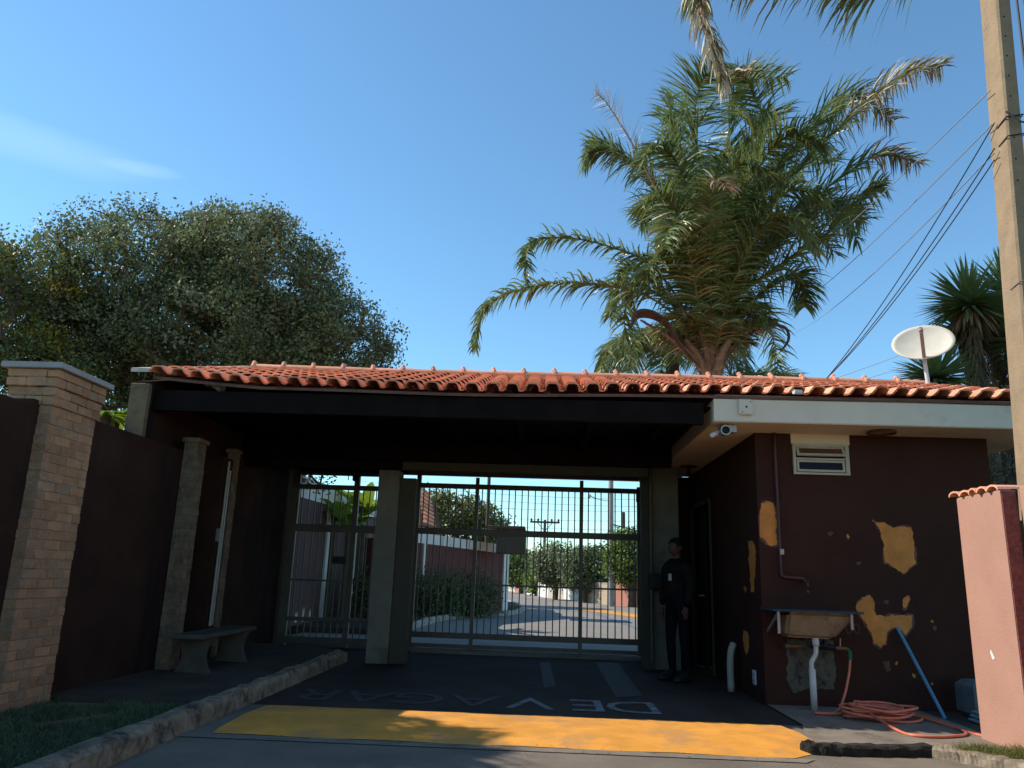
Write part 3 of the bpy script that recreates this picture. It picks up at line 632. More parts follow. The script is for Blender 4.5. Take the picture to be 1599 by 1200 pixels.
# bent white pipe by side wall
q = PX(1135, 1080, 2.25)
b = MB(); b.tube(catmull([(2.22, 9.55, 0), (2.22, 9.56, .25), (2.235, 9.58, .42), (2.28, 9.62, .52)], 12), .04, 12); tag(b.build('short_pipe', M['pvc_stained'], smooth=True), 'short grey plastic pipe standing against the dark side wall of the guard room', 'pipe')
# intercom box by the right column
q = PY(1025, 912, 11.35)
b = MB(); b.box(q.x-.11, q.x+.13, 11.26, 11.38, q.z-.07, q.z+.13, .01); tag(b.build('control_box', M['black']), 'black control box fixed to the right gate post at waist height', 'box')

# ================================================================== BRICK PILLARS AND LEFT WALL
def brick_mesh(s):
    rr = random.Random(s); b = MB(); V = []
    b.box(-.5, .5, -.5, .5, -.5, .5, .06)
    b.v = [(x+rr.uniform(-.025, .025), y+rr.uniform(-.02, .02), z+rr.uniform(-.06, .06)) for x, y, z in b.v]
    return b.build('brick', M['brick'], None, mesh_only=True)
BR = [brick_mesh(i) for i in range(5)]
SHADE_BRICK = mat('shaded_brick', (.17, .120, .075), .95, .3, 8, .9, 60, objvar=.2, stain=(.10, .075, .05), sscale=6, sthr=.5)  # darker copy of the brick, the passage shade mixed into its colour
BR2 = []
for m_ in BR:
    c_ = m_.copy(); c_.materials[0] = SHADE_BRICK; BR2.append(c_)
def pillar(label, x0, x1, y0, y1, H, course=.076, corb=True):
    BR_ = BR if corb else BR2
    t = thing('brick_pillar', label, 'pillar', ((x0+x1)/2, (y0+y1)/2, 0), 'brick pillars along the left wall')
    b = MB(); b.box(x0+.004, x1-.004, y0+.004, y1-.004, 0, H-.05); b.build('core', M['mortar'] if corb else SHADE_BRICK, t)
    z = 0; r_ = 0; top = H-.05
    while z < top-.02:
        ex = 0
        if corb: ex = .035 if z > top-.16 else (.018 if z > top-.34 else 0)
        X0, X1, Y0, Y1 = x0-ex, x1+ex, y0-ex, y1+ex; d = .095
        h = min(course, top-z)
        ly = (Y1-Y0); nb = max(1, round(ly/.24)); offs = 0 if r_ % 2 else .5
        ys = [Y0]+[Y0+ly*(k_+offs+(.5 if not offs else 0)*0)/nb for k_ in range(0 if offs else 1, nb)]+[Y1]
        ys = sorted(set([round(v, 4) for v in ys]))
        for i in range(len(ys)-1):
            a, c = ys[i], ys[i+1]
            if c-a < .02: continue
            o = link('brick', random.choice(BR_), t, loc=(X1-d/2+random.uniform(-.003, .004), (a+c)/2, z+h/2)); o.scale = (d, c-a-.006, h-.006)
        lx = X1-X0-d; nb = max(1, round(lx/.24)); xs_ = [X0+lx*k_/nb for k_ in range(nb+1)] if r_ % 2 else [X0]+[X0+lx*(k_+.5)/nb for k_ in range(nb)]+[X1-d]
        for i in range(len(xs_)-1):
            a, c = xs_[i], xs_[i+1]
            if c-a < .02: continue
            o = link('brick', random.choice(BR_), t, loc=((a+c)/2, Y0+d/2+random.uniform(-.004, .003), z+h/2)); o.scale = (c-a-.006, d, h-.006)
        z += course; r_ += 1
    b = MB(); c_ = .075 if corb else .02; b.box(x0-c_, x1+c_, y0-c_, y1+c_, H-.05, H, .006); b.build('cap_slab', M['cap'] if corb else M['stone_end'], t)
    return t
pillar('large beige brick pillar at the left edge, nearest the camera, with grey slab cap', -4.36, -4.0, 5.98, 6.62, 2.78)
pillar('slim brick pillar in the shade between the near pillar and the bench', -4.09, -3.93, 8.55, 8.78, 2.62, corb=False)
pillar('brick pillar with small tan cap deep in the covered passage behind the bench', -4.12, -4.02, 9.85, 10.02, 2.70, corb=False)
b = MB(); b.box(-4.28, -4.10, -6, 5.9, 0, 2.42, .006); b.build('w', M['maroon'], None, mesh_only=True)
t = thing('boundary_wall', 'dark maroon boundary wall running past the large brick pillar on the left', 'wall', (-4.2, 4, 0))
b.build('wall_panel', M['maroon_dirty'], t)
b = MB(); b.box(-4.28, -4.10, 5.9, 8.6, 0, 2.47, .006); b.build('wall_panel', M['maroon_dirty'], t)
# conduit on the inner side wall
t = thing('conduit_pipe', 'pale vertical conduit on the dark left wall above the bench', 'pipe', (-4.05, 9.3, 0))
b = MB(); b.box(-4.275, -4.03, 9.55, 9.84, 0, 2.55); b.build('backing_pier', M['maroon_dirty'], t)
b = MB(); b.tube([(-3.99, 9.62, .5), (-3.99, 9.62, 2.5)], .014, 8); b.build('pipe', M['pvc_stained'], t)
b = MB(); b.tube([(-4.02, 9.76, .5), (-4.02, 9.76, 2.4)], .014, 8); b.build('pipe', M['steel'], t)
b = MB(); b.box(-4.05, -4.0, 9.57, 9.67, 1.50, 1.66, .004); b.build('junction_box', M['steel'], t)
# bench
t = thing('concrete_bench', 'concrete bench with curved legs standing on the shaded sidewalk by the left wall', 'bench', (-3.63, 9.0, .12))
b = MB(); b.box(-3.80, -3.46, 8.22, 9.75, .46, .51, .012); M['bench'] = mat('dark_bench_concrete', (.085, .078, .06), .9, .2, 5, .4, 40, spec=.06); b.build('seat', M['bench'], t)  # bench concrete in one even dark tone
def bench_leg(y):
    b = MB(); prof = []
    for i in range(13):
        z = .12+.34*i/12; k_ = abs(i/12-.5)*2; prof.append((.12+.065*k_**2, z))
    V = []
    for (hw, z) in prof: V += [(-3.63-hw, y-.04, z), (-3.63+hw, y-.04, z), (-3.63+hw, y+.04, z), (-3.63-hw, y+.04, z)]
    m_ = len(prof); fs = [(i*4+j, i*4+(j+1) % 4, (i+1)*4+(j+1) % 4, (i+1)*4+j) for i in range(m_-1) for j in range(4)]+[(3, 2, 1, 0), tuple((m_-1)*4+k_ for k_ in range(4))]
    b.add(V, fs); return b.build('leg', M['bench'], t)
bench_leg(8.45); bench_leg(9.5)

# ================================================================== GATES
GY = 12.9
t = thing('sliding_gate', 'wide brown steel bar gate closing the driveway', 'gate', (-.2, GY, .05))
gx0, gx1 = PY(643, 900, GY).x, PY(1001, 900, GY).x
def zat(u, v): return PY(u, v, GY).z
ztop, zmid, zlow, zbot = 2.63, 1.88, 1.05, .25
b = MB(); b.box(gx0, gx1, GY-.03, GY+.03, ztop-.04, ztop+.04, .004); b.build('top_rail', M['gate'], t)
b = MB(); b.box(gx0, gx1, GY-.03, GY+.03, zmid-.05, zmid+.05, .004); b.build('middle_rail', M['gate'], t)
b = MB(); b.box(gx0, gx1, GY-.012, GY+.012, zlow-.014, zlow+.014); b.build('tie_bar', M['gate'], t)
b = MB(); b.box(gx0, gx1, GY-.03, GY+.03, zbot-.045, zbot+.045, .004); b.build('bottom_rail', M['gate'], t)
b = MB(); b.box(gx0, gx1, GY-.025, GY+.025, .06, .12, .004); b.build('bottom_rail', M['gate'], t)
px1, px2 = PY(741, 870, GY).x, PY(907, 870, GY).x
for (x_, w_, zt_) in ((gx0+.03, .035, 2.8), (px1, .03, 2.78), (px2, .03, 2.78), (gx1-.03, .03, 2.7)):
    b = MB(); b.box(x_-w_, x_+w_, GY-.035, GY+.035, .05, zt_, .004); b.build('upright', M['gate'], t)
nb = 33; b = MB(); b.box(-.009, .009, -.009, .009, 0, ztop-.04-zbot-.045, .0); bme = b.build('bar', M['gate'], None, mesh_only=True)
for i in range(nb):
    x_ = gx0+.11+(gx1-gx0-.2)*i/(nb-1)
    if min(abs(x_-px1), abs(x_-px2)) < .05: continue
    o = link('bar', bme, t, loc=(x_+random.uniform(-.004, .004), GY, zbot+.045)); o.rotation_euler = (0, random.uniform(-.004, .004), 0)
q = PY(998, 772, GY-.06); b = MB(); b.box(q.x-.05, q.x+.04, GY-.09, GY-.04, q.z-.13, q.z+.04, .006); b.build('latch_box', M['black'], t)
b = MB(); b.box(gx0-.15, gx1+.12, GY-.05, GY+.05, 2.80, 2.86, .003); tag(b.build('gate_guide_rail', M['gate']), 'steel guide rail running over the top of the wide bar gate', 'rail')
# pedestrian gate on the left
t = thing('pedestrian_gate', 'narrow brown steel bar gate between the left wall and the grey column', 'gate', (-3.2, GY, 0))
gl, gr = PY(452, 870, GY).x, PY(589, 870, GY).x; gm = PY(549, 870, GY).x
for (x_, w_, zt_) in ((gl, .07, 2.78), (gm, .045, 2.80), (gr, .035, 2.75)):
    b = MB(); b.box(x_-w_, x_+w_, GY-.035, GY+.035, .0, zt_, .004); b.build('upright', M['gate'], t)
for (z_, h_) in ((2.78, .03), (2.55, .04), (1.87, .06), (.42, .03), (1.03, .014), (.10, .05)):
    b = MB(); b.box(gl, gr, GY-.028, GY+.028, z_-h_, z_+h_); b.build('rail', M['gate'], t)
b = MB(); b.box(-.008, .008, -.008, .008, 0, 2.45, .0); bme2 = b.build('bar', M['gate'], None, mesh_only=True)
for i in range(8): link('bar', bme2, t, loc=(gl+.13+i*(gm-gl-.22)/7.5, GY, .10))
for i in range(3): link('bar', bme2, t, loc=(gm+.12+i*(gr-gm-.1)/3, GY, .10))
q = PY(529, 875, GY-.05); b = MB(); b.box(q.x-.11, q.x+.12, GY-.08, GY-.035, q.z-.06, q.z+.06, .006); lk = b.build('lock_box', M['olive'], t)
b = MB(); b.box(q.x-.09, q.x+.0, GY-.083, GY-.0805, q.z-.03, q.z+.03); b.build('keyhole_plate', M['black'], lk)
q = PY(556, 746, GY-.03); b = MB(); b.box(q.x-.05, q.x+.06, GY-.07, GY+.03, q.z-.06, q.z+.05, .008); b.tube(catmull([q, q+Vector((-.12, 0, .08)), q+Vector((-.13, 0, -.05))], 8), .008, 6); b.build('door_closer', M['black'], t)

# ================================================================== RIGHT WALL
t = thing('salmon_wall', 'sunlit salmon wall end with terracotta coping at the right edge, in front of the guard room', 'wall', (3.9, 6.8, 0))
b = MB(); b.box(3.75, 3.87, 6.50, 7.18, 0, 2.03, .004); b.build('pier', M['pink'], t)
b = MB(); b.box(3.755, 3.868, 6.488, 6.498, .0, 2.02); b.build('pier_face', M['pink_rough'], t)
b = MB(); b.box(3.885, 4.05, -2, 6.46, 0, 2.06, .004); b.build('wall_panel', M['pink'], t)
def cope():
    b = MB(); V = []; n = 7
    for (x, r_) in ((0, .075), (.2, .065)):
        for k_ in range(n): a = math.pi*k_/(n-1); V.append((x, r_*math.cos(a), .45*r_*math.sin(a)))
        for k_ in range(n): a = math.pi*k_/(n-1); V.append((x, (r_-.012)*math.cos(a), .45*(r_-.012)*math.sin(a)-.006))
    fs = [(k_, k_+1, 2*n+k_+1, 2*n+k_) for k_ in range(n-1)]+[(k_+1, k_, n+k_, n+k_+1) for k_ in range(n-1)]
    b.add(V, fs); return b.build('coping_tile', M['tile'], None, mesh_only=True)
CM = cope()
for i in range(5):
    o = link('coping_tile', CM, t, loc=(3.715+random.uniform(-.01, .01), 6.56+i*.145, 2.035+random.uniform(0, .008))); o.rotation_euler = (0, -.05, random.uniform(-.15, .15)); o.scale = (1.05, 1, 1.3)
b = MB(); q = PX(1550, 1022, 3.748); b.add([(3.7475, q.y-.03, q.z-.03), (3.7475, q.y+.01, q.z-.045), (3.7475, q.y+.035, q.z+.01), (3.7475, q.y+.02, q.z+.04)], [(0, 1, 2, 3)]); b.build('plaster_chip', M['far_white'], t)

# ================================================================== UTILITY POLE AND CABLES
t = thing('utility_pole', 'tall tan concrete utility pole at the right edge in front of the cream slab', 'utility pole', (4.35, 6.6, 0))
A = PY(1604, 760, 6.6); Bt = PY(1543, 0, 6.6)
dirp = Vector((.065, 0, 1)).normalized()
x_at = lambda z: 4.155+(z-2.96)*(4.25-4.07)/(6.85-2.96)
b = MB(); V = []
zs = [0, 2, 4, 6, 8, 9.4]
for z in zs:
    xl = x_at(z); wd = .165-.004*z
    ch = .018
    V += [(xl, 6.6+ch, z), (xl+ch, 6.6, z), (xl+wd-ch, 6.6, z), (xl+wd, 6.6+ch, z), (xl+wd, 6.73-ch, z), (xl+wd-ch, 6.9, z), (xl+ch, 6.9, z), (xl, 6.73-ch, z)]
fs = [(i*8+j, i*8+(j+1) % 8, (i+1)*8+(j+1) % 8, (i+1)*8+j) for i in range(len(zs)-1) for j in range(8)]+[tuple(reversed(range(8))), tuple(range(40, 48))]
b.add(V, fs); b.build('shaft', M['pole'], t)
# bolt holes
for i in range(12):
    z = 4.9+i*.22; b = MB(); b.lathe((x_at(z)+.055, 6.600, z), [(.009, 0), (.009, .002)], 8, (0, -1, 0)); b.build('bolt_hole', M['black'], t)
for (z, th) in ((5.55, .007), (5.35, .006), (3.9, .005)):
    xl = x_at(z); wd = .165-.004*z; b = MB(); P = [(xl-.008, 6.59, z), (xl+wd+.008, 6.59, z+.03), (xl+wd+.008, 6.74, z), (xl-.008, 6.74, z-.02), (xl-.008, 6.59, z)]
    b.tube(P, th, 6, False); b.build('strap', M['wire'] if z > 4 else M['steel'], t)
b = MB(); b.box(x_at(5.9)+.26, x_at(5.9)+.5, 6.62, 6.7, 5.86, 5.92); b.tube([(x_at(5.9)+.42, 6.6, 5.78), (x_at(5.9)+.42, 6.6, 6.02)], .05, 10); b.build('insulator_bracket', M['black'], t)
b = MB(); b.tube(catmull([(x_at(3)+.25, 6.58, 2.6), (x_at(4)+.24, 6.57, 4.2), (x_at(5)+.23, 6.57, 5.3), (x_at(6)+.2, 6.57, 6.3), (x_at(7)+.2, 6.57, 8.5)], 20), .012, 6); b.build('riser_cable', M['wire'], t)
b = MB(); b.tube(catmull([(x_at(5.6)-.01, 6.58, 5.6), (x_at(5.6)+.1, 6.52, 5.45), (x_at(5.6)+.2, 6.5, 5.62), (x_at(5.6)+.3, 6.5, 5.5), (x_at(5.4)+.3, 6.52, 5.3)], 16), .009, 6); b.build('cable_loop', M['wire'], t)
def cable(a, c, s_, r_, m, label, n=24, group='overhead cables'):
    P = []
    for i in range(n+1):
        k_ = i/n; p = a.lerp(c, k_); p.z -= s_*4*k_*(1-k_); P.append(p)
    b = MB(); b.tube(P, r_, 5); return tag(b.build('overhead_cable', m), label, 'cable', group)
roof_pt = Vector((4.02, RY, zr(RY)+.10))
for (v_, lab) in ((192, 'upper of the three black cables running from the pole down to the roof ridge'), (232, 'middle of the three black cables running from the pole down to the roof ridge'), (250, 'lowest of the three black cables running from the pole down to the roof ridge')):
    p = PY(1553, v_, 6.75); cable(p, roof_pt, .12, .006, M['wire'], lab)
cable(PY(1546, 142, 6.75), PY(1140, 480, 30), .4, .006, M['wire_grey'], 'thin grey cable from the pole passing behind the palm crown, highest of the far cables')
cable(PY(1549, 195, 6.75), PY(1180, 510, 30), .4, .006, M['wire_grey'], 'thin grey cable running from the pole behind the palm, second from the top')
cable(PY(1552, 240, 6.75), PY(1200, 530, 30), .5, .006, M['wire_grey'], 'thin grey cable running from the pole towards the lower palm fronds')
for i, (a, c) in enumerate((((1599, 470), (1290, 590)), ((1599, 500), (1330, 590)), ((1599, 535), (1370, 592)), ((1599, 505), (1400, 585)))):
    cable(PY(a[0]+40, a[1]-14, 22), PY(c[0]-60, c[1]+24, 34), .2, .014, M['wire_grey'], 'faint grey service cable low in the sky behind the satellite dish, %s' % ['first from the left', 'second from the left', 'third from the left', 'rightmost'][i])
b = MB(); b.tube([roof_pt-Vector((0, 0, .12)), roof_pt+Vector((0, 0, .02))], .02, 8); b.build('cable_anchor', M['wire'], GH)

# ================================================================== VEGETATION
def leaf_quads(centres, size, aspect=.5, flat=0., droop=0.):
    """many small two-triangle folded leaves, returns verts, faces"""
    n = len(centres); d = rng.normal(size=(n, 3)); d[:, 2] -= droop; d /= np.linalg.norm(d, axis=1)[:, None]
    s_ = rng.normal(size=(n, 3)); s_[:, 2] *= (1-flat); s_ -= d*(s_*d).sum(1)[:, None]; s_ /= np.linalg.norm(s_, axis=1)[:, None]
    L = size*rng.uniform(.6, 1.25, n)[:, None]; W = L*aspect
    c = np.asarray(centres)
    V = np.stack([c, c+d*L*.5+s_*W*.5, c+d*L, c+d*L*.5-s_*W*.5], 1).reshape(-1, 3)
    Fc = np.arange(n*4).reshape(-1, 4)
    return V, Fc
def mesh_np(name, V, Fc, mats, mi=None, parent=None):
    o0 = org(parent); V = V-np.array(o0); me = bpy.data.meshes.new(name); n = len(Fc)
    me.vertices.add(len(V)); me.vertices.foreach_set('co', V.astype(np.float32).ravel())
    me.loops.add(n*4); me.loops.foreach_set('vertex_index', Fc.astype(np.int32).ravel())
    me.polygons.add(n); me.polygons.foreach_set('loop_start', np.arange(0, n*4, 4, dtype=np.int32)); me.polygons.foreach_set('loop_total', np.full(n, 4, dtype=np.int32))
    for m in mats: me.materials.append(m)
    if mi is not None: me.polygons.foreach_set('material_index', mi.astype(np.int32))
    me.update(calc_edges=True); return me
def tree(name, label, cat, base, blobs, trunk_r, nclump, nleaf, lsize, mats, weights, crad=.35, group=None, shell=.5, aspect=.5, limb_min=.008, zcut=None, limb_h=None):
    """blobs: list of (centre, (rx,ry,rz)); limbs joined outward from the trunk"""
    t = thing(name, label, cat, tuple(base), group)
    base = Vector(base); vols = np.array([r_[0]*r_[1]*r_[2] for _, r_ in blobs])**.8; vols /= vols.sum()
    cl = []
    while len(cl) < nclump:
        i = rng.choice(len(blobs), p=vols); c, r_ = blobs[i]; d = rng.normal(size=3); d /= np.linalg.norm(d)
        k_ = shell+(1-shell)*rng.random()**.55
        p = np.array(c)+d*np.array(r_)*k_*(1+.10*noise.noise(Vector(d*3+i)))
        if zcut is not None and p[2] < zcut: continue
        cl.append(p)
    cl = np.array(cl)
    top = base+Vector((0, 0, limb_h if limb_h else max(.6, (min(c[2]-r_[2]*.6 for c, r_ in blobs)-base.z)*.9)))
    nodes = [base, (base+top)/2+Vector((.05, 0, 0)), top]; par = [-1, 0, 1]
    order = np.argsort(np.linalg.norm(cl-np.array(top), axis=1)); NA = [np.array(top)]; idx = [2]; w_ = [0, 0, 0]
    for j in order:
        p = cl[j]; D = np.linalg.norm(np.array(NA)-p, axis=1)+.25*np.linalg.norm(np.array(NA)-np.array(top), axis=1)*.6
        k_ = int(np.argmin(D)); q = Vector(NA[k_]); pv = Vector(p); seg = (pv-q).length
        last = idx[k_]
        m_ = max(1, int(seg/.8)) if seg > 1.0 else 1
        for s_ in range(1, m_+1):
            pp_ = q.lerp(pv, s_/m_)+(Vector(rng.normal(size=3)*.05*seg/m_) if s_ < m_ else Vector((0, 0, 0)))
            nodes.append(pp_); par.append(last); w_.append(0); last = len(nodes)-1; NA.append(np.array(pp_)); idx.append(last)
    cntw = [1]*len(nodes)
    for i in range(len(nodes)-1, 0, -1): cntw[par[i]] += cntw[i]
    tot = cntw[0]; b = MB()
    rad = lambda i: max(limb_min, trunk_r*(cntw[i]/tot)**.42)
    for i in range(3, len(nodes)): b.tube([nodes[par[i]], nodes[i]], [min(rad(par[i]), rad(i)*1.3), rad(i)], 4 if rad(i) < .05 else 7, False)
    b.build('limb', M['bark'], t)
    b = MB(); b.tube(nodes[:3], [trunk_r*1.25, trunk_r, trunk_r*.9], 12); b.build('trunk', M['bark'], t)
    cc_ = np.repeat(cl, nleaf, 0)+rng.normal(size=(len(cl)*nleaf, 3))*crad*np.array([1, 1, .75])
    V, Fc = leaf_quads(cc_, lsize, aspect)
    # one material per clump, with some stray leaves
    mi = np.repeat(rng.choice(len(mats), size=len(cl), p=weights), nleaf)
    st = rng.random(len(mi)) < .15; mi[st] = rng.choice(len(mats), size=st.sum(), p=weights)
    link('crown', mesh_np('crown', V, Fc, mats, mi, t), t)
    return t
# big tree on the left
def blob(u, v, Y, ru, rv, ry): c = PY(u, v, Y); s_ = Y/F; return (tuple(c), (ru*s_, ry, rv*s_))
tree('broadleaf_tree', 'huge round dull green tree rising behind the left end of the tiled roof', 'tree', (PY(370, 700, 15).x, 15, 0),
     [blob(240, 450, 15, 175, 125, 2.4), blob(400, 450, 15.2, 150, 120, 2.4), blob(330, 540, 14.8, 250, 90, 2.4), blob(520, 545, 15.2, 105, 90, 1.8), blob(150, 560, 14.8, 150, 110, 2.0), blob(450, 600, 15, 150, 70, 2.0), blob(360, 385, 15.2, 80, 55, 1.4), blob(480, 730, 15.6, 50, 40, .5)],
     .28, 2600, 66, .085, [M['leaf_tree'], M['leaf_hedge'], M['leaf_pale']], [.6, .16, .24], crad=.14, limb_min=.008, zcut=2.4, limb_h=2.0)
tree('leafy_tree', 'second green tree with yellowish tips at the far left edge of the picture', 'tree', (PY(-10, 700, 13).x, 13, 0),
     [blob(0, 480, 13, 110, 110, 1.8), blob(70, 440, 13, 70, 60, 1.4), blob(-60, 430, 13.3, 90, 80, 1.4), blob(30, 600, 13, 120, 90, 1.7)],
     .18, 620, 60, .085, [M['leaf_tree'], M['leaf_yellow'], M['leaf_mid']], [.52, .2, .28], crad=.17, zcut=2.4, limb_h=1.8)

def blade(b, base, d, L, W, droop, fold=.15, n=7, cur=0, tip=.02):
    """long leaf as a curved strip with a mid rib"""
    b.cur = cur; p = Vector(base); d = Vector(d).normalized(); side = d.cross(Vector((0, 0, 1)))
    side = side.normalized() if side.length > 1e-3 else Vector((1, 0, 0)); V = []
    for i in range(n+1):
        k_ = i/n; w_ = W*(math.sin(math.pi*min(1, .12+k_*.88))**.7)*(1 if k_ < .97 else .1)
        up = side.cross(d).normalized()
        V += [p-side*w_+up*w_*fold, p, p+side*w_+up*w_*fold]
        p = p+d*(L/n); d = (d+Vector((0, 0, -droop/n))).normalized()
    fs = []
    for i in range(n): a = i*3; fs += [(a, a+1, a+4, a+3), (a+1, a+2, a+5, a+4)]
    b.add(V, fs)
def leafy_plant(name, label, cat, base, n, L, W, m, spread=.8, droop=1., h=0, group=None, stem=True, up=1.0, parts='leaf'):
    t = thing(name, label, cat, tuple(base), group); base = Vector(base)
    if stem: b = MB(); b.tube([base, base+Vector((0, 0, h+.05))], [.09, .06], 8); b.build('stem', M['bark'], t)
    for i in range(n):
        a = 2.4*i+random.uniform(-.3, .3); e = random.uniform(.25, 1)*up; b = MB()
        blade(b, base+Vector((0, 0, h)), (math.cos(a)*spread, math.sin(a)*spread, e), L*random.uniform(.75, 1.15), W*random.uniform(.8, 1.1), droop*random.uniform(.6, 1.3)); b.build(parts, m, t)
    return t
q = PY(192, 655, 9.0)
leafy_plant('shrub', 'bright yellow green shrub peeping over the wall between large pillar and roof', 'shrub', (q.x-.1, 9.0, 0), 30, .42, .05, M['leaf_bright'], 1.0, 1.5, q.z-.02)
q = PY(165, 652, 8.6)
leafy_plant('shrub', 'smaller yellow green leaf tuft beside the large brick pillar cap', 'shrub', (q.x, 8.6, 0), 18, .32, .04, M['leaf_bright'], 1.2, 1.6, q.z-.02)
for (u, v, Y, s_, lab) in ((545, 790, 17.5, 1.0, 'bright green broad leaved plant above the plum wall, left one'), (590, 785, 18.5, 1.25, 'bright green broad leaved plant above the plum wall, next to the grey column'), (567, 805, 17.2, .9, 'low bright green broad leaved plant between its two taller neighbours above the plum wall')):
    q = PY(u, v, Y); leafy_plant('banana_plant', lab, 'plant', (q.x-.3, Y, 0), 14, 1.15*s_, .14*s_, M['leaf_bright'], .7, 1.3, q.z-.35)

# ---------------- palms
def frond(t, ctrl, nl=70, L0=.55, droop=1.1, dead=0., yellow=.05, tipdead=0., r0=.024, start=.18, spread=1.0, thin=1.0, rmat=0, width=.0165, gaps=0., dens=1.7, pale=.4):
    nl = int(nl*dens); L0 *= 1.22; droop *= 1.15
    """feather frond: stalk plus two rows of drooping leaflets; mats: stalk, green, yellow, dead, bleached"""
    P = catmull(ctrl, 40); b = MB(); b.cur = 0
    b.tube(P, [r0*(1-.85*i/40) for i in range(41)], 6)
    acc = [0.]
    for i in range(40): acc.append(acc[-1]+(P[i+1]-P[i]).length)
    tot = acc[-1]
    for i in range(nl):
        k_ = start+(1-start)*(i+random.uniform(-.3, .3))/nl; s_ = max(0, min(.999, k_))*40; j = int(s_); p = P[j].lerp(P[j+1], s_-j); tg = (P[min(j+1, 40)]-P[max(j-1, 0)]).normalized()
        side = tg.cross(Vector((0, 0, 1))); side = side.normalized() if side.length > .05 else Vector((1, 0, 0)); up = side.cross(tg)
        L = L0*(.55+.6*math.sin(math.pi*min(1, .15+k_*.8)))*(1-.45*max(0, k_-.75)*4*.5)
        for sg in (-1, 1):
            if random.random() < gaps: continue
            el = random.uniform(-.55, .75); d = (side*sg*spread*math.cos(el)+up*math.sin(el)*.8+tg*random.uniform(.35, .75)).normalized()
            rr = random.random(); isdead = rr < dead or (tipdead and k_ > 1-tipdead and random.random() < .8)
            b.cur = (3 if random.random() > pale else 4) if isdead else (2 if random.random() < yellow else 1)
            l = L*random.uniform(.75, 1.15); w_ = width*random.uniform(.8, 1.25)*thin; q = p.copy(); V = []
            roll = Vector(rng.normal(size=3)); n = 4
            wd = d.cross(roll).normalized(); wd = (wd*.6+d.cross(Vector((0, 0, 1)))*.6).normalized()
            for m_ in range(n+1):
                f_ = m_/n; ww = w_*(1-.0*f_)*(1 if m_ == 0 else (1-f_**3)); V += [q-wd*ww, q+wd*ww]
                q = q+d*(l/n); dr = droop*(1.35 if isdead else 1)*random.uniform(.8, 1.2); d = (d+Vector((0, 0, -dr/n*(.5+f_)))).normalized()
            b.add(V, [(2*m_, 2*m_+1, 2*m_+3, 2*m_+2) for m_ in range(n)])
    PM = [M['rachis'] if rmat == 0 else M['sheath'], M['palm_leaf'], M['palm_yellow'], M['palm_dead'], M['palm_pale']]
    return b.build('frond', PM, t)
def up(u, v, Y): return PY(u, v, Y)
PB = PY(1112, 592, 14)
palm = thing('queen_palm', 'tall feathery palm rising behind the roof ridge, with arching, partly dead fronds', 'palm tree', (PB.x, 14, 0))
b = MB(); b.tube([(PB.x, 14, 0), (PB.x+.03, 14, 2.5), (PB.x, 14, PB.z)], [.21, .19, .22], 14); b.build('trunk', M['bark'], palm)
# leaf bases: fan of fibrous sheaths
for (u, v, yy, w0, w1) in ((1035, 520, 13.6, .09, .03), (1000, 500, 13.9, .08, .02), (1060, 470, 13.8, .10, .03), (1085, 440, 14.1, .10, .03), (1108, 420, 13.5, .07, .03), (1128, 425, 14.2, .11, .05), (1150, 440, 14.0, .10, .04), (1175, 470, 13.8, .09, .03), (1190, 500, 14.2, .08, .03), (1120, 470, 13.5, .10, .05), (1090, 500, 13.6, .11, .05), (1160, 500, 13.7, .11, .04), (1070, 530, 13.6, .10, .04), (1140, 530, 13.5, .12, .05)):
    b = MB(); a = PB+Vector((random.uniform(-.12, .12), -.05, -.1)); c = PY(u, v, yy); mid = a.lerp(c, .5)+Vector(((c.x-a.x)*-.12, 0, .05)); P = catmull([a, mid, c], 10)
    b.tube(P, [w0*(1-i/10)+w1*i/10 for i in range(11)], 7); b.build('leaf_base', M['sheath'], palm)
    b = MB()   # loose fibres
    for i in range(60):
        s_ = random.uniform(.1, .95); p = P[int(s_*10)]; d = Vector((random.uniform(-1, 1), random.uniform(-1, .4), random.uniform(-.4, 1))).normalized(); l = random.uniform(.1, .3)
        q1 = p+d*l; q2 = q1+d*l*.5+Vector((0, 0, -l*.6)); b.tube([p, q1, q2], [.005, .003, .001], 3, False)
    b.build('fibre', M['palm_dead'], palm, kind='stuff')
def F_(pts, **k): return frond(palm, [PB+Vector((0, 0, .1))]+[up(*p) for p in pts], **k)
F_([(1060, 500, 13.7), (1000, 458, 13.4), (930, 445, 13.2), (860, 443, 13.0), (790, 460, 12.9), (752, 490, 12.8), (741, 545, 12.8)], nl=105, L0=.42, droop=1.7, start=.25)
F_([(1060, 470, 13.9), (1010, 410, 13.8), (950, 385, 13.7), (890, 372, 13.6), (840, 375, 13.6), (822, 395, 13.5), (822, 440, 13.5)], nl=85, L0=.36, droop=1.4, start=.28)
F_([(1080, 440, 13.5), (1035, 320, 13.3), (990, 230, 13.2), (950, 165, 13.1), (930, 145, 13.1)], nl=60, L0=.42, droop=.2, dead=1, thin=.25, start=.45, rmat=1, gaps=.25, r0=.035)
F_([(1085, 420, 14.2), (1050, 330, 14.3), (1000, 265, 14.4), (950, 235, 14.4), (918, 240, 14.4)], nl=90, L0=.62, droop=1.0)
F_([(1108, 420, 14.3), (1100, 300, 14.5), (1085, 200, 14.6), (1095, 130, 14.4), (1130, 98, 14.0)], nl=110, L0=.85, droop=.55, spread=1.3)
F_([(1112, 420, 14.5), (1130, 290, 14.8), (1140, 190, 14.9), (1165, 130, 14.9), (1230, 120, 14.9)], nl=100, L0=.8, droop=.8, spread=1.2)
F_([(1115, 430, 14.2), (1160, 300, 14.0), (1190, 200, 13.8), (1170, 130, 13.4), (1145, 110, 13.0)], nl=100, L0=.7, droop=1.0, yellow=.15, tipdead=.15)
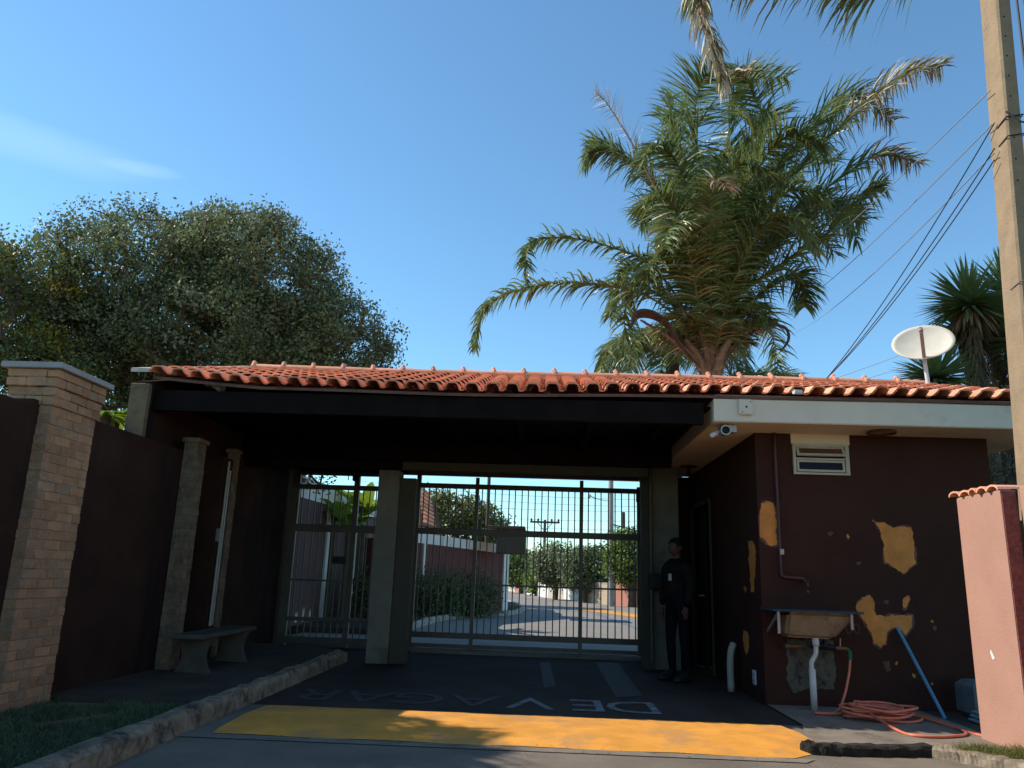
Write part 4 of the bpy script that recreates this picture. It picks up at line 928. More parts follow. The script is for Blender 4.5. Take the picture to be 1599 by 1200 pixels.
F_([(1125, 450, 13.9), (1185, 340, 13.8), (1270, 240, 13.7), (1350, 165, 13.6), (1410, 120, 13.6), (1472, 103, 13.6)], nl=120, L0=.62, droop=1.2, tipdead=.42, yellow=.12, r0=.04)
F_([(1130, 460, 14.0), (1200, 380, 14.1), (1290, 295, 14.2), (1370, 245, 14.2), (1435, 255, 14.2)], nl=110, L0=.6, droop=1.2, tipdead=.25, yellow=.1)
F_([(1135, 480, 13.7), (1210, 420, 13.6), (1290, 365, 13.5), (1345, 310, 13.5), (1378, 290, 13.4)], nl=110, L0=.66, droop=1.4, r0=.04, yellow=.06)
F_([(1125, 440, 14.4), (1180, 310, 14.6), (1260, 200, 14.8), (1330, 150, 14.8), (1395, 190, 14.8)], nl=110, L0=.7, droop=1.1, tipdead=.15)
F_([(1130, 460, 14.6), (1190, 370, 14.9), (1260, 320, 15.1), (1310, 330, 15.2), (1340, 380, 15.2)], nl=100, L0=.65, droop=1.3)
F_([(1110, 470, 13.3), (1108, 400, 12.9), (1108, 330, 12.6), (1115, 285, 12.3), (1140, 290, 11.9)], nl=70, L0=.42, droop=1.2, yellow=.3, tipdead=.2)
F_([(1115, 450, 14.7), (1140, 350, 15.2), (1180, 290, 15.6), (1235, 280, 15.9)], nl=90, L0=.65, droop=1.1)
F_([(1110, 440, 14.5), (1110, 330, 14.9), (1120, 260, 15.2), (1150, 230, 15.6)], nl=90, L0=.75, droop=.9)
F_([(1118, 430, 13.8), (1150, 320, 13.5), (1200, 240, 13.2), (1240, 210, 12.9), (1290, 230, 12.6)], nl=100, L0=.65, droop=1.1, yellow=.12)
F_([(1105, 430, 13.8), (1080, 330, 13.5), (1060, 260, 13.2), (1030, 230, 12.9), (1000, 250, 12.7)], nl=90, L0=.55, droop=1.2, yellow=.08)
F_([(1140, 500, 14.3), (1200, 450, 14.5), (1240, 430, 14.6), (1255, 450, 14.7), (1258, 480, 14.7)], nl=80, L0=.55, droop=1.6)
F_([(1070, 500, 14.5), (1020, 440, 14.8), (985, 420, 15.0), (960, 450, 15.1), (955, 500, 15.1)], nl=90, L0=.55, droop=1.6)
F_([(1065, 490, 14.2), (1010, 450, 14.3), (985, 450, 14.4), (975, 500, 14.5), (985, 560, 14.5)], nl=80, L0=.5, droop=1.7)
F_([(1120, 520, 14.6), (1150, 480, 15), (1190, 490, 15.3), (1210, 540, 15.5), (1215, 590, 15.5)], nl=60, L0=.5, droop=1.5)
F_([(1090, 470, 13.3), (1080, 410, 13.0), (1065, 360, 12.8), (1050, 350, 12.4), (1035, 390, 12.1)], nl=70, L0=.5, droop=1.3, yellow=.3)
F_([(1135, 470, 13.3), (1165, 400, 13.0), (1200, 350, 12.8), (1240, 345, 12.5), (1275, 390, 12.3)], nl=80, L0=.55, droop=1.3, yellow=.1)
# short young and broken fronds clothing the base of the crown
for i in range(22):
    a = i*2.4; e = random.uniform(.5, 1.5); l = random.uniform(.7, 1.35); d = Vector((math.cos(a), math.sin(a)*.7, 0)); c0 = PB+Vector((0, 0, random.uniform(.05, .7)))
    frond(palm, [c0, c0+d*l*.4+Vector((0, 0, e*.45)), c0+d*l*.8+Vector((0, 0, e*.75)), c0+d*l*1.1+Vector((0, 0, e*.7))], nl=40, L0=.36, droop=1.1, dead=.12, yellow=.2, start=.2, width=.012, r0=.02)
# spathes: curled woody bracts
def spathe(pts, w_, name='spathe'):
    P = catmull([PB]+[PY(*p) for p in pts], 26); SP = bpy.data.materials.get('spathe_bract') or mat('spathe_bract', (.075, .050, .040), .8, .3, 6, .5, 30, stain=(.22, .17, .13), sscale=5, sthr=.55); b = MB(); V = []
    for i, p in enumerate(P):
        k_ = i/26; tg = (P[min(i+1, 26)]-P[max(i-1, 0)]).normalized(); n = tg.cross(Vector((0, 1, 0))).normalized(); s_ = n.cross(tg)
        ww = w_*(math.sin(math.pi*min(1, k_*.93+.07))**.8)*(1.4*k_+.25)
        for a in (-1, -.5, 0, .5, 1): V.append(p+s_*ww*a*.8+n*ww*(.7*a*a+.25*a))
    fs = [(i*5+j, i*5+j+1, (i+1)*5+j+1, (i+1)*5+j) for i in range(26) for j in range(4)]
    b.add(V, fs); o = b.build(name, SP, palm, smooth=True); md = o.modifiers.new('s', 'SOLIDIFY'); md.thickness = .015; return o
spathe([(1070, 545, 13.5), (1045, 505, 13.4), (1022, 487, 13.3), (998, 484, 13.2), (986, 496, 13.2), (986, 512, 13.2)], .13)
spathe([(1145, 550, 13.6), (1170, 525, 13.6), (1200, 511, 13.6), (1224, 514, 13.6), (1229, 530, 13.6), (1216, 552, 13.6)], .07)
# second palm further back, only its left drooping crown is seen
P2 = PY(1050, 560, 19)
pal2 = thing('feather_palm', 'smaller feathery palm whose drooping crown shows low behind the tall palm', 'palm tree', (P2.x, 19, 0))
b = MB(); b.tube([(P2.x, 19, 0), (P2.x, 19, P2.z)], [.2, .17], 12); b.build('trunk', M['bark'], pal2)
for (a, l) in ((3.0, 1.7), (3.5, 1.8), (2.6, 1.8), (4.0, 1.7), (4.6, 1.6), (2.2, 1.6), (5.2, 1.7), (1.6, 1.6), (5.8, 1.7), (.8, 1.7), (0.1, 1.6), (3.25, 1.3)):
    d = Vector((math.cos(a), math.sin(a), 0)); c0 = Vector((P2.x, 19, P2.z))
    frond(pal2, [c0, c0+d*l*.35+Vector((0, 0, .42)), c0+d*l*.7+Vector((0, 0, .40)), c0+d*l+Vector((0, 0, 0)), c0+d*l*1.1+Vector((0, 0, -.6))], nl=55, L0=.6, droop=1.7, width=.018, yellow=.1)
P3 = PY(1185, 597, 18)
pal3 = thing('feather_palm', 'low palm tips barely showing over the roof ridge right of the tall palm', 'palm tree', (P3.x, 18, 0))
b = MB(); b.tube([(P3.x, 18, 0), (P3.x, 18, P3.z-.3)], [.15, .12], 10); b.build('trunk', M['bark'], pal3)
for a in (0, .9, 1.8, 2.7, 3.4, 4.3, 5.2): 
    d = Vector((math.cos(a), math.sin(a), 0)); c0 = Vector((P3.x, 18, P3.z-.3)); frond(pal3, [c0, c0+d*.4+Vector((0, 0, .30)), c0+d*.8+Vector((0, 0, .3)), c0+d*1.3], nl=30, L0=.4, droop=.6)
# more fronds filling the heart of the crown, at various depths
for (a, c, d_, e) in (((1100, 450, 15.0), (1070, 330, 15.6), (1050, 230, 16.0), (1070, 160, 16.2)), ((1115, 450, 15.0), (1130, 320, 15.6), (1170, 220, 16.0), (1230, 170, 16.2)), ((1120, 460, 14.9), (1180, 360, 15.5), (1240, 270, 15.9), (1310, 250, 16.2)),
                      ((1130, 470, 14.6), (1190, 400, 14.9), (1250, 350, 15.2), (1310, 400, 15.4)), ((1100, 450, 13.5), (1075, 370, 13.1), (1040, 310, 12.8), (1000, 320, 12.6)), ((1110, 440, 13.4), (1120, 340, 13.0), (1150, 260, 12.7), (1200, 270, 12.4)),
                      ((1120, 450, 13.6), (1170, 370, 13.3), (1230, 300, 13.0), (1290, 310, 12.8)), ((1100, 440, 14.2), (1090, 330, 14.2), (1060, 240, 14.2), (1040, 180, 14.2)), ((1118, 440, 14.2), (1140, 330, 14.2), (1165, 240, 14.2), (1200, 170, 14.1)),
                      ((1090, 460, 14.8), (1050, 380, 15.2), (1020, 330, 15.5), (1000, 350, 15.7)), ((1085, 470, 13.7), (1050, 420, 13.5), (1030, 400, 13.4), (1010, 430, 13.3)), ((1125, 440, 14.0), (1200, 290, 13.9), (1270, 200, 13.8), (1320, 165, 13.8)), ((1130, 470, 14.1), (1215, 380, 14.0), (1300, 330, 14.0), (1350, 345, 14.0))):
    F_([a, c, d_, e], nl=75, L0=.66, droop=1.15, yellow=.08)
F_([(1085, 430, 14.6), (1035, 320, 14.9), (975, 250, 15.1), (930, 225, 15.2), (912, 260, 15.2)], nl=90, L0=.6, droop=1.3)
F_([(1100, 430, 14.9), (1075, 300, 15.3), (1050, 210, 15.5), (1050, 150, 15.5)], nl=90, L0=.7, droop=.8)
# overhanging palm: trunk and crown outside the frame, frond tips hang in from the top edge
TB = (6.6, 8.6); P4 = Vector((6.3, 8.9, 11.0))
pal4 = thing('tall_palm', 'very tall palm whose dry frond tips hang in from the top edge', 'palm tree', (TB[0], TB[1], 0))
b = MB(); b.tube([(TB[0], TB[1], 0), (TB[0]+.1, TB[1]+.1, 4), (P4.x+.1, P4.y, 8), P4+Vector((0, 0, -.1))], [.2, .17, .15, .17], 12); b.build('trunk', M['bark'], pal4)
def G_(pts, **k): return frond(pal4, [P4]+[up(*p) for p in pts], **k)
G_([(1400, -260, 9.3), (1200, -210, 9.5), (1110, -110, 9.5), (1090, 0, 9.5), (1110, 70, 9.5), (1132, 140, 9.5)], nl=60, L0=.45, droop=2.6, dead=.8, yellow=.5, start=.5, spread=.2, pale=.8)
G_([(1420, -250, 9.0), (1250, -200, 9.0), (1120, -120, 9.0), (1095, -40, 9.0), (1095, 10, 9.0)], nl=50, L0=.60, droop=2.2, dead=.7, yellow=.5, start=.5, spread=.4, pale=.8)
G_([(1500, -200, 8.7), (1400, -105, 8.5), (1300, -70, 8.4), (1210, -75, 8.3), (1150, -50, 8.3)], nl=44, L0=.85, droop=1.6, yellow=.45, dead=.2, start=.3, width=.024)
G_([(1520, -200, 8.4), (1450, -95, 8.2), (1380, -60, 8.1), (1290, -50, 8.1)], nl=40, L0=.9, droop=1.3, width=.024, yellow=.4, dead=.04, start=.3)
for a in (-1.2, -.5, .3, 1.0, 1.7, 2.4):
    d = Vector((math.cos(a), math.sin(a), 0)); frond(pal4, [P4, P4+d*.9+Vector((0, 0, 1.0)), P4+d*1.9+Vector((0, 0, 1.1)), P4+d*3.0+Vector((0, 0, .6))], nl=50, L0=.6, droop=1.1)

# palm behind the left wall, outside the frame; its fronds dapple the yellow band
P5 = Vector((-7.95, 6.9, 5.0))
pal5 = thing('garden_palm', 'young feathery palm growing behind the boundary wall left of the large brick pillar', 'palm tree', (P5.x, P5.y, 0))
b = MB(); b.tube([(P5.x, P5.y, 0), P5], [.16, .13], 10); b.build('trunk', M['bark'], pal5)
for a in (-.2, .25, -.75, .9, 1.7, 2.6, 3.4, 4.2, 5.0):
    d = Vector((math.cos(a), math.sin(a), 0)); frond(pal5, [P5, P5+d*.4+Vector((0, 0, .5)), P5+d*.85+Vector((0, 0, .55)), P5+d*1.15+Vector((0, 0, .2))], nl=26, L0=.5, droop=1.0, width=.022)

# ---------------- yuccas
def rosette(t, c, r, n, m, axis=(0, 0, 1), w_=.034):
    q = Vector((0, 0, 1)).rotation_difference(Vector(axis)); b = MB()
    for i in range(n):
        z = random.uniform(-.75, 1); a = random.uniform(0, 2*math.pi); s_ = math.sqrt(max(0, 1-z*z)); d = q @ Vector((s_*math.cos(a), s_*math.sin(a), z))
        dead = z < -.5
        blade(b, c, d, r*random.uniform(.8, 1.1)*(.85 if dead else 1), w_, .3 if not dead else 1.0, .3, 3, 1 if dead else 0)
    return b.build('leaf_rosette', [m, M['palm_dead']], t)
yl = mat('yucca_leaf', (.16, .24, .09), .3, .35, 3, 0, transl=.15, spec=.6)
def yucca(label, heads, base, tr=.16):
    t = thing('yucca_tree', label, 'tree', tuple(base)); base = Vector(base)
    for (u, v, Y, r) in heads:
        c = PY(u, v, Y); mid = Vector(((base.x*.4+c.x*.6), (base.y+c.y)/2, c.z*.5)); b = MB(); b.tube(catmull([base, mid, c], 8), [tr*(1-.05*i) for i in range(9)], 9); b.build('trunk', M['bark'], t)
        rosette(t, c, r, 330, yl)
        # skirt of hanging dead leaves
        b = MB()
        for i in range(260):
            k_ = random.uniform(.02, .45); p = c.lerp(mid, k_); a = random.uniform(0, 6.28); blade(b, p, (math.cos(a)*.7, math.sin(a)*.7, -.9), r*.55, .02, 1.2, .2, 2)
        b.build('dead_leaf_skirt', mat('dry_yucca_leaf', (.12, .08, .04), .8, .4, 5, 0), t, kind='stuff')
    return t
yucca('spiky yucca tree with drooping dead skirt behind the utility pole', [(1515, 478, 14, .95), (1575, 462, 14.6, .95), (1548, 510, 14.9, .85), (1610, 540, 14, .8), (1505, 520, 15, .7)], (PY(1560, 700, 14).x, 14, 0))
yucca('small spiky yucca showing just behind the satellite dish mast', [(1462, 592, 12.8, .72)], (PY(1462, 700, 12.8).x, 12.8, 0), .1)
# bare twiggy shrub behind right corner
tree('twiggy_tree', 'thin twiggy tree seen through the gap right of the guard room', 'tree', (PY(1585, 900, 13).x, 13, 0), [blob(1580, 720, 13, 60, 60, 1.0), blob(1620, 650, 13, 60, 60, 1.0)], .07, 150, 8, .06, [M['leaf_tree']], [1], crad=.12, limb_min=.006, limb_h=1.2)

# ================================================================== BEYOND THE GATE
# long plum wall with white band and pilasters
t = thing('plum_wall', 'long weathered plum wall with white top band seen through the narrow gate', 'wall', (-4.7, 15, 0))
A = Vector((-4.95, 13.9)); B = Vector((-4.38, 24.5)); ZW = 2.98; dv = (B-A).normalized(); nv = Vector((dv.y, -dv.x))
b = MB(); b.wall(A, B, 0, ZW-.38, .2); b.build('wall_panel', M['inner_grey'], t)
b = MB(); b.wall(A+nv*.012, B+nv*.012, ZW-.38, ZW, .22); b.build('white_band', M['band'], t)
b = MB(); b.wall(A+nv*.05, B+nv*.05, ZW, ZW+.035, .3); b.build('coping', M['band'], t)
def on_wall(u):   # ground point of the wall seen at photo column u
    d = ray(u, 890); # intersect ray with wall line in plan
    a1, a2 = d.x, d.y; den = a1*(-dv.y)+dv.x*a2; s_ = (A.x*(-dv.y)+dv.x*A.y)/den; return Vector((a1*s_, a2*s_))
for u in (506, 549):
    g = on_wall(u); b = MB(); b.wall(g+nv*.04-dv*.09, g+nv*.04+dv*.09, 0, ZW-.382, .06); b.build('pilaster', M['band'], t)
for k_, (u, w_, h) in enumerate(((470, .22, .22), (480, .15, .30), (490, .16, .24), (510, .25, .42), (517, .10, .30))):
    g = on_wall(u); b = MB(); P = [(-.5, 0), (.5, 0), (.55, .5), (.25, .8), (.1, 1.0), (-.15, .7), (-.35, .95), (-.5, .5)]
    b.add([(g.x+nv.x*.004+dv.x*w_*x, g.y+nv.y*.004+dv.y*w_*x, .16+h*z) for x, z in P], [tuple(range(8))]); b.build('bare_patch', M['far_cream'], t)
# roof behind the wall
b = MB(); p = PY(470, 740, 20); 
# corner building with awning board
t = thing('corner_building', 'low maroon corner building with white top band seen through the wide gate', 'building', (-2.3, 22, 0))
A2 = PZ(644, 967); B2 = PZ(789, 959); A2 = Vector((A2.x, A2.y)); B2 = Vector((B2.x, B2.y))
za = PY(650, 832, PZ(650, 967).y).z; zb = PY(780, 851, PZ(780, 960).y).z
d2 = (B2-A2).normalized(); n2 = Vector((d2.y, -d2.x)); A2x = A2-d2*1.6
zx = za+(za-zb)*1.6/(B2-A2).length
b = MB(); b.wall(A2x, B2, 0, (zx-.27, zb-.27), 3.2); b.build('wall', M['inner_maroon'], t)
b = MB(); b.wall(A2x+n2*.02, B2+n2*.02+d2*.02, (zx-.269, zb-.269), (zx, zb), 3.24); b.build('white_band', M['band'], t)
b = MB(); b.wall(B2+n2*.06-d2*.30, B2+n2*.06+d2*.03, 0, zb-.272, .35); b.build('pilaster', M['band'], t)
g = A2+d2*.35; b = MB(); b.wall(g+n2*.05-d2*.07, g+n2*.05+d2*.07, 0, za-.28, .06); b.build('pilaster', M['band'], t)
s1 = (722-650)/(789-650); g = A2.lerp(B2, .50); q = PY(722, 858, g.y)
b = MB(); b.lathe((q.x+n2.x*.03, g.y-.06, q.z), [(.09, 0), (.10, .01), (.07, .03)], 16, (n2.x, n2.y, 0)); ov = b.build('oval_lamp', M['far_white'], t)
aw = thing('hanging_board', 'brown board canopy sticking out from the corner of the low maroon building', 'canopy', (-.9, 23.5, 1.9))
a_ = PY(776, 826, 23.6); c_ = PY(820, 865, 23.6); b = MB(); b.box(a_.x, c_.x, 23.5, 24.9, c_.z, a_.z, .01); b.build('board', M['awning'], aw)
b = MB(); b.box(a_.x-.35, c_.x-.02, 23.45, 25.0, a_.z+.002, a_.z+.09, .01); b.build('top_trim', M['wall_dark_roof'], aw)
# house gable behind
t = thing('tiled_house', 'house gable with dark roof tiles and white barge board beyond the grey column', 'house', (-5.2, 27, 0))
b = MB(); b.wall((-9, 26.5), (-4.0, 26.5), 0, 2.7, 5); b.build('wall', M['far_tan'], t)
rp_, re = Vector((-4.45, 26.3, 4.15)), Vector((-3.85, 26.3, 2.75)); b = MB()
apex = PY(655, 762, 26.3); e_ = PY(664, 822, 26.3); l_ = PY(600, 822, 26.3)
V = [(e_.x, 26.3, e_.z), (apex.x, 26.3, apex.z), (apex.x-.1, 31, apex.z), (e_.x, 31, e_.z), (l_.x-1.5, 26.3, e_.z), (l_.x-1.5, 31, e_.z)]
b.add(V, [(0, 1, 2, 3), (1, 4, 5, 2), (0, 4, 1), (3, 2, 5)]); b.build('roof', M['wall_dark_roof'], t)
for i in range(9):
    k_ = i/9; p = Vector((apex.x, 26.25, apex.z)).lerp(Vector((e_.x, 26.25, e_.z)), k_); b = MB(); b.tube([p+Vector((0, 0, .03)), p+Vector((0, 2.5, .03))], .06, 6); b.build('roof_tile', M['tile'], t)
b = MB(); b.obox((Vector((apex.x, 26.2, apex.z))+Vector((PY(640, 800, 26.2).x, 26.2, PY(640, 800, 26.2).z)))/2, (.25, 0, .33), (0, .03, 0), (.04, 0, -.03)); b.build('barge_board', M['far_white'], t)
# hedge in front of corner building (not touching)
def hedge(label, pts, n, m, sz=.11, cr=.16, group=None, name='hedge', cat='hedge'):
    t = thing(name, label, cat, (pts[0][0][0], pts[0][0][1], 0), group); cl = []
    for (c, r_) in pts:
        k_ = int(n*r_[0]*r_[1]*r_[2]*6)+8; d = rng.normal(size=(k_, 3)); d /= np.linalg.norm(d, axis=1)[:, None]; cl.append(np.array(c)+d*np.array(r_)*(.45+.55*rng.random((k_, 1))**.5))
    cl = np.concatenate(cl); cl = cl[cl[:, 2] > .05]
    cc_ = np.repeat(cl, 26, 0)+rng.normal(size=(len(cl)*26, 3))*cr; cc_[:, 2] = np.maximum(cc_[:, 2], .1)
    V, Fc = leaf_quads(cc_, sz, .4); mi = np.repeat(rng.choice(2, size=len(cl), p=[.75, .25]), 26); link('foliage', mesh_np('foliage', V, Fc, [m, M['leaf_mid']], mi, t), t)
    b = MB()
    for i in range(min(60, len(cl))): p = Vector(cl[i]); b.tube([(p.x*.7+pts[0][0][0]*.3, p.y, .05), p], [.012, .005], 4, False)
    b.build('stem', M['bark'], t)
    return t
hedge('dark green hedge growing against the low maroon corner building', [((PY(u, v, Y).x, Y, .55), (.55, .5, .62)) for (u, v, Y) in ((655, 920, 21.0), (690, 925, 21.9), (722, 930, 22.7), (746, 940, 23.5))], 90, M['leaf_hedge'])
hedge('low dark shrub by the plum wall behind the narrow gate', [((PY(570, 930, 18).x, 18, .5), (.45, .6, .6)), ((PY(610, 930, 18.5).x, 18.5, .5), (.45, .6, .65))], 60, M['leaf_hedge'], name='low_shrub', cat='shrub')
# trees beyond
tree('round_tree', 'olive yellow tree rising behind the low maroon building', 'tree', (PY(715, 900, 33).x, 33, 0), [blob(705, 815, 33, 55, 45, 1.6), blob(745, 825, 33, 45, 40, 1.5), blob(680, 800, 33, 35, 32, 1.3), blob(775, 842, 33, 25, 24, .9)], .16, 420, 26, .16, [M['leaf_olive'], M['leaf_mid'], M['leaf_hedge']], [.5, .32, .18], crad=.2, group='trees beyond the gate')
def ftree(u, v, Y, ru, rv, lab, m, wts, n=320, ry=None, base_v=None):
    g = PY(u, v, Y); s_ = Y/F; ry = ry or ru*s_*.9
    return tree('street_tree', lab, 'tree', (g.x, Y, 0), [blob(u, v, Y, ru, rv, ry), blob(u-ru*.35, v+rv*.2, Y, ru*.6, rv*.7, ry*.7), blob(u+ru*.35, v+rv*.15, Y, ru*.6, rv*.75, ry*.7)], .12, n, 26, .17*max(1, Y/40), m, wts, crad=.2*max(1, Y/40), group='trees beyond the gate')
ftree(868, 882, 43, 36, 32, 'pale green rounded street tree left of the other tall pale trees beyond the gate', [M['leaf_pale'], M['leaf_mid'], M['leaf_hedge']], [.6, .25, .15])
ftree(912, 888, 40, 34, 32, 'pale green rounded street tree in the middle of the row beyond the gate', [M['leaf_pale'], M['leaf_mid'], M['leaf_hedge']], [.45, .25, .30])
ftree(935, 888, 42, 24, 30, 'dark green street tree just left of the pale concrete pole', [M['leaf_hedge'], M['leaf_mid']], [.7, .3])
ftree(985, 870, 36, 40, 40, 'bright green street tree right of the pale concrete pole', [M['leaf_mid'], M['leaf_bright'], M['leaf_hedge']], [.5, .25, .25], 380)
ftree(815, 888, 55, 30, 24, 'mid green tree far down the street beside the corner building', [M['leaf_mid'], M['leaf_bright'], M['leaf_hedge']], [.5, .2, .3])
ftree(770, 880, 70, 34, 30, 'distant dark green tree at the end of the street', [M['leaf_hedge'], M['leaf_mid']], [.6, .4])
ftree(838, 905, 50, 12, 20, 'small bright green bushy tree at the foot of the pale street trees', [M['leaf_mid'], M['leaf_bright']], [.6, .4], 120)
# far hills of greenery so that the street end closes
b = MB()
# far walls
def fwall(u0, u1, vb0, vb1, vt0, vt1, m, lab, t_=.2, name='garden_wall'):
    a = PZ(u0, vb0); c = PZ(u1, vb1); z0 = PY(u0, vt0, a.y).z; z1 = PY(u1, vt1, c.y).z
    b = MB(); b.wall(a, c, 0, (z0, z1), t_); b_ = MB(); t = thing(name, lab, 'wall', (a.x, a.y, 0), 'garden walls beyond the gate'); b.build('wall_panel', m, t)
    d_ = Vector((c.x-a.x, c.y-a.y)).normalized()*.03; b = MB(); b.wall((a.x-d_.x+d_.y*.8, a.y-d_.y-d_.x*.8), (c.x+d_.x+d_.y*.8, c.y+d_.y-d_.x*.8), (z0+.001, z1+.001), (z0+.05, z1+.05), t_+.05); b.build('coping', M['cap'], t); return t
fwall(960, 1006, 946, 950, 899, 900, M['far_pink'], 'pink garden wall right of the pale concrete pole')
fwall(914, 950, 941, 945, 911, 912, M['far_tan'], 'low tan garden wall left of the pale concrete pole')
fwall(906, 914, 939, 940, 905, 905, M['red_cloth'], 'narrow red gate pier beside the low tan garden wall')
fwall(880, 906, 936, 939, 903, 903, M['far_white'], 'white garden wall behind the middle street trees')
fwall(855, 880, 934, 936, 905, 904, M['far_cream'], 'cream garden wall behind the pale street tree trunks')
fwall(815, 855, 927, 934, 907, 905, M['far_white'], 'far white garden wall half hidden by the small bushy tree')
fwall(804, 815, 925, 927, 905, 906, M['far_pink'], 'distant small pink garden wall at the street bend')
fwall(788, 804, 922, 925, 908, 906, M['far_cream'], 'most distant cream garden wall at the street end')
# poles beyond
def fpole(u, vt, vb, Y, r, m, lab, name='street_pole', tilt=0):
    tp = PY(u, vt, Y); t = thing(name, lab, 'utility pole', (tp.x, Y, 0)); b = MB(); b.tube([(tp.x-tilt, Y, 0), (tp.x, Y, tp.z)], [r*1.15, r*.85], 10); b.build('shaft', m, t); return t, tp
t, tp = fpole(954, 730, 945, 36, .13, M['pole_grey'], 'pale round concrete pole standing in front of the pink garden wall')
b = MB(); b.tube([(tp.x+.12, 35.95, 3.6), (tp.x+.55, 35.95, 3.5), (tp.x+.5, 35.95, 3.2)], .03, 6); b.build('bracket', M['wire'], t)
t, tp = fpole(764, 742, 840, 30, .075, M['pole_wood'], 'thin brown pole rising behind the low maroon building')
t, tp = fpole(973, 800, 940, 39, .12, M['pole_wood'], 'short brown pole beside the bright green street tree')
t, tp = fpole(851, 812, 930, 52, .10, M['pole_wood'], 'distant pole with a crossarm above the pale street trees')
b = MB(); b.box(tp.x-.98, tp.x+.98, 51.92, 52.08, tp.z-.22, tp.z-.10); ca = b.build('crossarm', M['pole_wood'], t)
for dx_ in (-.9, -.45, .45, .9): b = MB(); b.lathe((tp.x+dx_, 52, tp.z-.10), [(.05, 0), (.07, .08), (.04, .18)], 8); b.build('insulator', M['black'], ca)
b = MB(); b.tube([(tp.x-.5, 52, tp.z-.2), (tp.x, 52, tp.z-.75), (tp.x+.5, 52, tp.z-.2)], .03, 5); b.build('brace', M['pole_wood'], t)
q = PY(920, 775, 40)
t = thing('street_light', 'white street lamp head hanging from a thin arm left of the pale pole', 'street lamp', (q.x, 40, q.z))
b = MB(); b.lathe(q, [(.03, -.12), (.10, -.05), (.11, .05), (.04, .12)], 12); b.build('lamp_head', M['far_white'], t)
b = MB(); b.tube(catmull([q+Vector((.05, 0, 0)), q+Vector((.5, 0, -.15)), q+Vector((1.15, -1, -.35))], 10), .025, 6); b.build('arm', M['pole_grey'], t)
for i, (v0, v1) in enumerate(((818, 826), (806, 812), (776, 790), (765, 779), (790, 797), (822, 832))):
    cable(PY(560, v0-14, 46), PY(1040, v1+2, 38), .25, .008, M['wire'], 'far street cable seen through the gate bars, %s' % ['just above the middle rail', 'by the crossarm', 'under the lamp head', 'topmost', 'midway between top rail and middle rail', 'lowest'][i], group='street cables beyond the gate')
b = MB(); p = PY(951, 920, 35.7)

# ================================================================== GRASS
def grass(name, poly, n, h, m, z0, kind='stuff'):
    xs_ = [p[0] for p in poly]; ys_ = [p[1] for p in poly]; pts = []
    def inside(x, y):
        c = False; j = len(poly)-1
        for i in range(len(poly)):
            if (poly[i][1] > y) != (poly[j][1] > y) and x < (poly[j][0]-poly[i][0])*(y-poly[i][1])/(poly[j][1]-poly[i][1])+poly[i][0]: c = not c
            j = i
        return c
    while len(pts) < n:
        x, y = random.uniform(min(xs_), max(xs_)), random.uniform(min(ys_), max(ys_))
        if inside(x, y) and noise.noise(Vector((x*2.5, y*2.5, 0))) > -.35: pts.append((x, y, z0))
    c = np.array(pts); N_ = len(c); d = rng.normal(size=(N_, 3))*.45; d[:, 2] = 1; H = h*rng.uniform(.4, 1.3, N_)[:, None]
    a = rng.uniform(0, 6.28, N_); s_ = np.stack([np.cos(a), np.sin(a), 0*a], 1)*.004
    mid = c+d*H*.55; tip = c+d*H+rng.normal(size=(N_, 3))*np.array([.3, .3, 0])*H
    V = np.stack([c-s_, c+s_, mid+s_*.7, mid-s_*.7, mid-s_*.7, mid+s_*.7, tip+s_*.1, tip-s_*.1], 1).reshape(-1, 3); Fc = np.arange(N_*8).reshape(-1, 4)
    o = link(name, mesh_np(name, V, Fc, [m]), None, kind=kind); return o
g = grass('lawn_grass', [(-4.05, 3.5), (-2.82, 3.5), (-2.80, 6.7), (-4.05, 6.7)], 26000, .045, M['grass_shade'], .07); tag(g, 'short shaded grass at the foot of the large brick pillar', 'grass')
g = grass('kerb_grass', [(3.10, 6.38), (3.3, 6.60), (3.85, 6.62), (3.86, 5.0), (3.55, 5.0), (3.45, 6.0)], 7000, .075, M['grass_sun'], 0.0); tag(g, 'sunlit tuft of grass beside the broken kerb at the foot of the salmon wall', 'grass')

# dry leaves and grit lying along the kerbs and the yellow band
c_ = []
for i in range(420):
    r_ = random.random()
    if r_ < .4: c_.append((-2.58+abs(random.gauss(0, .22)), random.uniform(5.2, 11), .008))
    elif r_ < .7: c_.append((random.uniform(-2.4, 2.1), random.gauss(6.05, .12), .012))
    else: c_.append((random.uniform(-2.3, 3.4), random.uniform(5.0, 8.4), .045 if random.random() < .5 else .02))
V, Fc = leaf_quads(np.array(c_), .028, .5, 0, 0); V[:, 2] = np.maximum(.01, np.repeat(np.array(c_)[:, 2], 4)+.12*(V[:, 2]-np.repeat(np.array(c_)[:, 2], 4)))
o = link('leaf_litter', mesh_np('leaf_litter', V, Fc, [M['palm_dead'], M['bark']], rng.integers(0, 2, len(Fc))), None, kind='stuff'); tag(o, 'small dry leaves scattered over the yellow band and along the left kerb', 'leaf litter')

